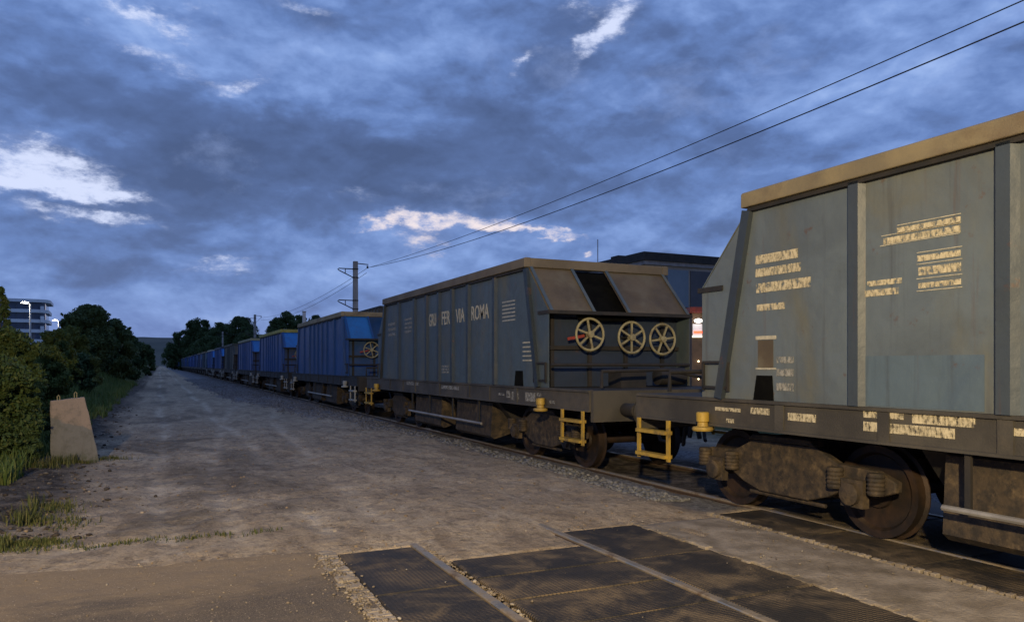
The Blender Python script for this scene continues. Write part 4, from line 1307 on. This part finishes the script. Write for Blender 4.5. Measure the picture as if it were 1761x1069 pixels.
def kiosk():
    Y0 = 19.9; X0 = ratio(1190) * Y0
    d = depth(X0, Y0); zz = lambda py: HC + (HZ - py) / F_PX * d
    root = empty('lit_kiosk', (X0, Y0, 0), -A); tag(root, 'small lit kiosk with red roof edge glimpsed between the two nearest wagons', 'kiosk')
    br = mat('kiosk_front', (.16, .10, .06), (.10, .065, .04), .7, scale=3)
    MB().box(0, 2.6, 0, 2.2, 0, zz(538)).build('wall', br, root, smooth=False)
    MB().box(-.15, 2.75, -.35, 2.35, zz(538) + .002, zz(529)).build('roof', MT['red'], root, smooth=False)
    wn = MB().box(.02, 2.3, -.03, -.003, zz(580), zz(557)).build('window', emit('lit_window', (.62, .58, .60), .5), root, smooth=False)
    MB().box(.0, 2.32, -.05, -.031, zz(580) - .0, zz(577)).build('sill', emit('glowing_sill', (1, .85, .6), 1.6), wn, smooth=False)  # lamplight on the sill put in as its own glow
    MB().box(.05, .33, -.06, -.032, zz(573), zz(569)).build('red_sign', emit('red_sign', (1, .10, .04), 2.2), wn, smooth=False)
    MB().lathe([(.02, -.07), (.12, -.04), (.14, .03), (.04, .07)], (.16, -.2, zz(552)), 'z', 14).build('lamp', emit('kiosk_lamp', (1, .97, .9), 3), root)
    for py in (621, 651): MB().lathe([(.01, -.03), (.03, 0), (.01, .03)], (.2, -.06, zz(py)), 'z', 10).build('lamp', emit('small_lamp', (1, .8, .5), 5), root)
    MB().box(.0, 1.4, -.3, -.003, zz(668), zz(664)).build('counter', MT['pale_rod'], root, smooth=False)
kiosk()

# ------------------------------------------------------------------ sky
world = bpy.data.worlds.new('World'); scn.world = world
world.use_nodes = True
nt = world.node_tree
for n_ in list(nt.nodes): nt.nodes.remove(n_)
t = NT(nt)
out = t.n('ShaderNodeOutputWorld'); bg = t.n('ShaderNodeBackground'); bg2 = t.n('ShaderNodeBackground'); add = t.n('ShaderNodeAddShader')
t.l(bg.outputs[0], add.inputs[0]); t.l(bg2.outputs[0], add.inputs[1]); t.l(add.outputs[0], out.inputs[0])
SUN_EL, SUN_AZ = R(-3.0), A + math.atan((800 - CX) / F_PX)      # below the break of light over the train
sky = t.n('ShaderNodeTexSky', sky_type='NISHITA'); sky.sun_disc = False
sky.sun_elevation = SUN_EL; sky.sun_rotation = SUN_AZ
t.l(sky.outputs[0], bg2.inputs[0]); bg2.inputs[1].default_value = .05
gen = t.n('ShaderNodeTexCoord').outputs['Generated']
sx = t.n('ShaderNodeSeparateXYZ'); t.l(gen, sx.inputs[0])
dx, dy, dz = sx.outputs
az = t.math('ARCTAN2', dx, dy)
el = t.math('ARCSINE', dz)
zc = t.math('ADD', t.math('MAXIMUM', dz, 0.0), .42)
cv = t.n('ShaderNodeCombineXYZ'); t.l(t.math('DIVIDE', dx, zc), cv.inputs[0]); t.l(t.math('DIVIDE', dy, zc), cv.inputs[1])
cpl = cv.outputs[0]
nb = t.noise(t.mapv(cpl, (1, 1, 1), (3.1, 1.7, 0)), 2.0, 8, .54, .4)
nm_ = t.noise(t.mapv(cpl, (1, 1, 1), (7.3, 2.2, 0)), 5.6, 9, .58, .45)
n3 = t.noise(t.mapv(cpl, (1, 1, 1), (1.3, 9.2, 0)), 17.0, 8, .6, .6)
nw1 = t.noise(t.mapv(gen, (1, 1, 2.2)), 5.0, 7, .6)
nw2 = t.noise(t.mapv(gen, (1, 1, 2.2), (4.2, 7.7, 1.3)), 5.0, 7, .6)
waz = t.math('MULTIPLY_ADD', t.math('SUBTRACT', nw1, .5), .26, az)
wel = t.math('MULTIPLY_ADD', t.math('SUBTRACT', nw2, .5), .16, el)
def dir_of(px, py):
    u, v = (px - CX) / F_PX, (HZ - py) / F_PX
    return A + math.atan(u), math.atan(v / math.sqrt(1 + u * u))
def blob(px, py, sxp, syp, rot=0):
    a0, e0 = dir_of(px, py)
    sa, se = sxp / F_PX, syp / F_PX
    p_, q_ = t.math('SUBTRACT', waz, a0), t.math('SUBTRACT', wel, e0)
    c_, s_ = cos(R(rot)), sin(R(rot))
    a_ = t.math('ADD', t.math('MULTIPLY', p_, c_ / sa), t.math('MULTIPLY', q_, s_ / sa))
    b_ = t.math('ADD', t.math('MULTIPLY', p_, -s_ / se), t.math('MULTIPLY', q_, c_ / se))
    r2 = t.math('ADD', t.math('MULTIPLY', a_, a_), t.math('MULTIPLY', b_, b_))
    return t.math('EXPONENT', t.math('MULTIPLY', r2, -1.0))
def total(lst):
    s = None
    for args, amp in lst:
        v = t.math('MULTIPLY', blob(*args), amp)
        s = v if s is None else t.math('ADD', s, v)
    return s
# dark masses (negative) and paler regions (positive)
tone = total([((420, 270, 190, 90, 0), -.30), ((620, 300, 150, 90, 10), -.22), ((110, 130, 170, 130, 0), -.20), ((300, 340, 130, 60, 0), -.22),
              ((960, 140, 170, 70, 25), -.26), ((760, 300, 170, 60, 10), -.20), ((1080, 280, 260, 70, 15), -.20), ((1280, 130, 240, 60, 20), -.16),
              ((90, 350, 110, 22, 0), -.20), ((820, 400, 110, 18, 5), -.12), ((160, 460, 200, 26, 0), -.12),
              ((330, 60, 170, 60, -10), .16), ((520, 130, 220, 60, -15), .17), ((1100, 60, 200, 60, 20), .12), ((1500, 60, 260, 70, 25), .14),
              ((420, 460, 240, 40, 5), .12), ((1000, 400, 160, 40, 0), .10), ((1500, 180, 200, 40, 30), .12), ((300, 560, 500, 50, 0), .10)])
def lump(scale, up, loc, det=6, rough=.55):
    """cloud billows: paler tops and darker undersides, from the cloud's own thickness above and below"""
    n_a = t.noise(t.mapv(gen, (1, 1, 1.9), loc), scale, det, rough, .35)
    n_b = t.noise(t.mapv(gen, (1, 1, 1.9), (loc[0], loc[1], loc[2] + up)), scale, det, rough, .35)
    return n_a, t.math('SUBTRACT', n_a, n_b)
l1, e1 = lump(6.0, .055, (2.0, 5.1, .7))
l2, e2 = lump(13.0, .028, (8.0, 1.1, 3.7))
l3, e3 = lump(30.0, .012, (4.0, 6.1, 1.9), 5)
parts_ = [(nb, .66), (l1, .46), (l2, .16), (l3, .07), (e1, .62), (e2, .40), (e3, .16)]
val = t.math('MULTIPLY_ADD', tone, 1.0, -.155)
for q_, k_ in parts_: val = t.math('ADD', val, t.math('MULTIPLY', q_, k_))
cr = t.n('ShaderNodeValToRGB'); t.l(val, cr.inputs[0])
E = cr.color_ramp.elements
E[0].position = .04; E[0].color = (.055, .090, .200, 1)
E[1].position = .95; E[1].color = (.31, .44, .75, 1)
for pos, c in ((.32, (.078, .130, .292)), (.50, (.112, .192, .430)), (.70, (.182, .290, .585))):
    e = E.new(pos); e.color = (*c, 1)
# breaks in the cloud
br1 = total([((60, 278, 120, 26, -8), 1.1), ((160, 318, 90, 13, -4), 1.0), ((20, 300, 60, 18, 0), .8), ((165, 372, 95, 12, -3), 1.0), ((1085, 22, 60, 34, 45), 1.1), ((1040, 70, 70, 16, 40), .95), ((985, 25, 50, 14, 10), .6), ((875, 118, 36, 14, 20), .75),
             ((265, 75, 80, 24, -20), .62), ((350, 45, 46, 18, -20), .68), ((430, 128, 50, 16, 5), .62), ((290, 5, 60, 10, 0), .55), ((355, 452, 60, 14, 8), .62), ((640, 345, 60, 14, 8), .4), ((520, 8, 50, 12, 0), .4)])
br2 = total([((770, 385, 70, 15, -6), 1.05), ((880, 396, 90, 8, -3), 1.0), ((690, 384, 60, 7, 3), .8), ((1008, 424, 22, 6, 0), .7), ((850, 378, 60, 10, -5), .55), ((735, 418, 46, 14, 0), .6), ((940, 398, 60, 8, 0), .6)])
wob = t.math('MULTIPLY', t.math('SUBTRACT', t.noise(t.mapv(gen, (1, 1, 2.4)), 15, 10, .74), .5), 5.0)
b1 = t.ramp(t.math('ADD', br1, t.math('MULTIPLY', wob, t.math('MINIMUM', t.math('MULTIPLY', br1, 1.6), 1.0))), .22, 1.7)
b2 = t.ramp(t.math('ADD', br2, t.math('MULTIPLY', wob, t.math('MINIMUM', t.math('MULTIPLY', br2, 1.6), 1.0))), .25, 1.8)
halo = t.ramp(t.math('ADD', br1, br2), .05, 1.5)
wsp = t.math('MULTIPLY', t.ramp(t.noise(t.mapv(cpl, (1, 1, 1), (5.5, 3.3, 0)), 4.5, 10, .64, .1), .54, .78), t.ramp(el, .04, .22))
c = t.mix(t.math('MULTIPLY', wsp, .34), cr.outputs[0], (.30, .40, .70))
c = t.mix(t.math('MULTIPLY', halo, .5), c, (.27, .36, .64))
c = t.mix(t.math('MULTIPLY', b1, .9), c, (.60, .66, .86))
c = t.mix(t.math('MULTIPLY', b2, .92), c, (.80, .70, .70))
# paler air just over the horizon, dark below it
hzn = t.ramp(el, .10, -.01)
c = t.mix(t.math('MULTIPLY', hzn, .45), c, (.15, .22, .47))
c = t.mix(t.ramp(el, -.005, -.03), c, (.02, .022, .03))
t.l(c, bg.inputs[0]); bg.inputs[1].default_value = 1.0
world.cycles.sampling_method = 'MANUAL'; world.cycles.sample_map_resolution = 512

# the last daylight, from the break in the clouds above the train
sl_ = bpy.data.lights.new('sun', 'SUN'); sl_.energy = .12; sl_.angle = R(20); sl_.color = (1, .86, .75)
so = bpy.data.objects.new('sun', sl_); col.objects.link(so)
from mathutils import Vector
sd = Vector((sin(SUN_AZ) * cos(R(9)), cos(SUN_AZ) * cos(R(9)), sin(R(9))))
so.rotation_euler = sd.to_track_quat('Z', 'Y').to_euler()
# warm headlights of the traffic waiting at the crossing, beside the camera
L = bpy.data.lights.new('headlight', 'SPOT'); L.energy = 8600; L.color = (1, .77, .42); L.spot_size = R(140); L.spot_blend = 1.0; L.shadow_soft_size = .16
lo = bpy.data.objects.new('headlight', L); col.objects.link(lo)
LP = Vector((-3.0, -4.0, 5.0))
lo.location = LP
lo.rotation_euler = (LP - Vector((3.6, 5.5, .6))).to_track_quat('Z', 'Y').to_euler()

scn.view_settings.view_transform = 'Standard'
scn.view_settings.look = 'None'
scn.view_settings.exposure = .25
scn.view_settings.gamma = 1
scn.cycles.max_bounces = 6
scn.cycles.use_denoising = True
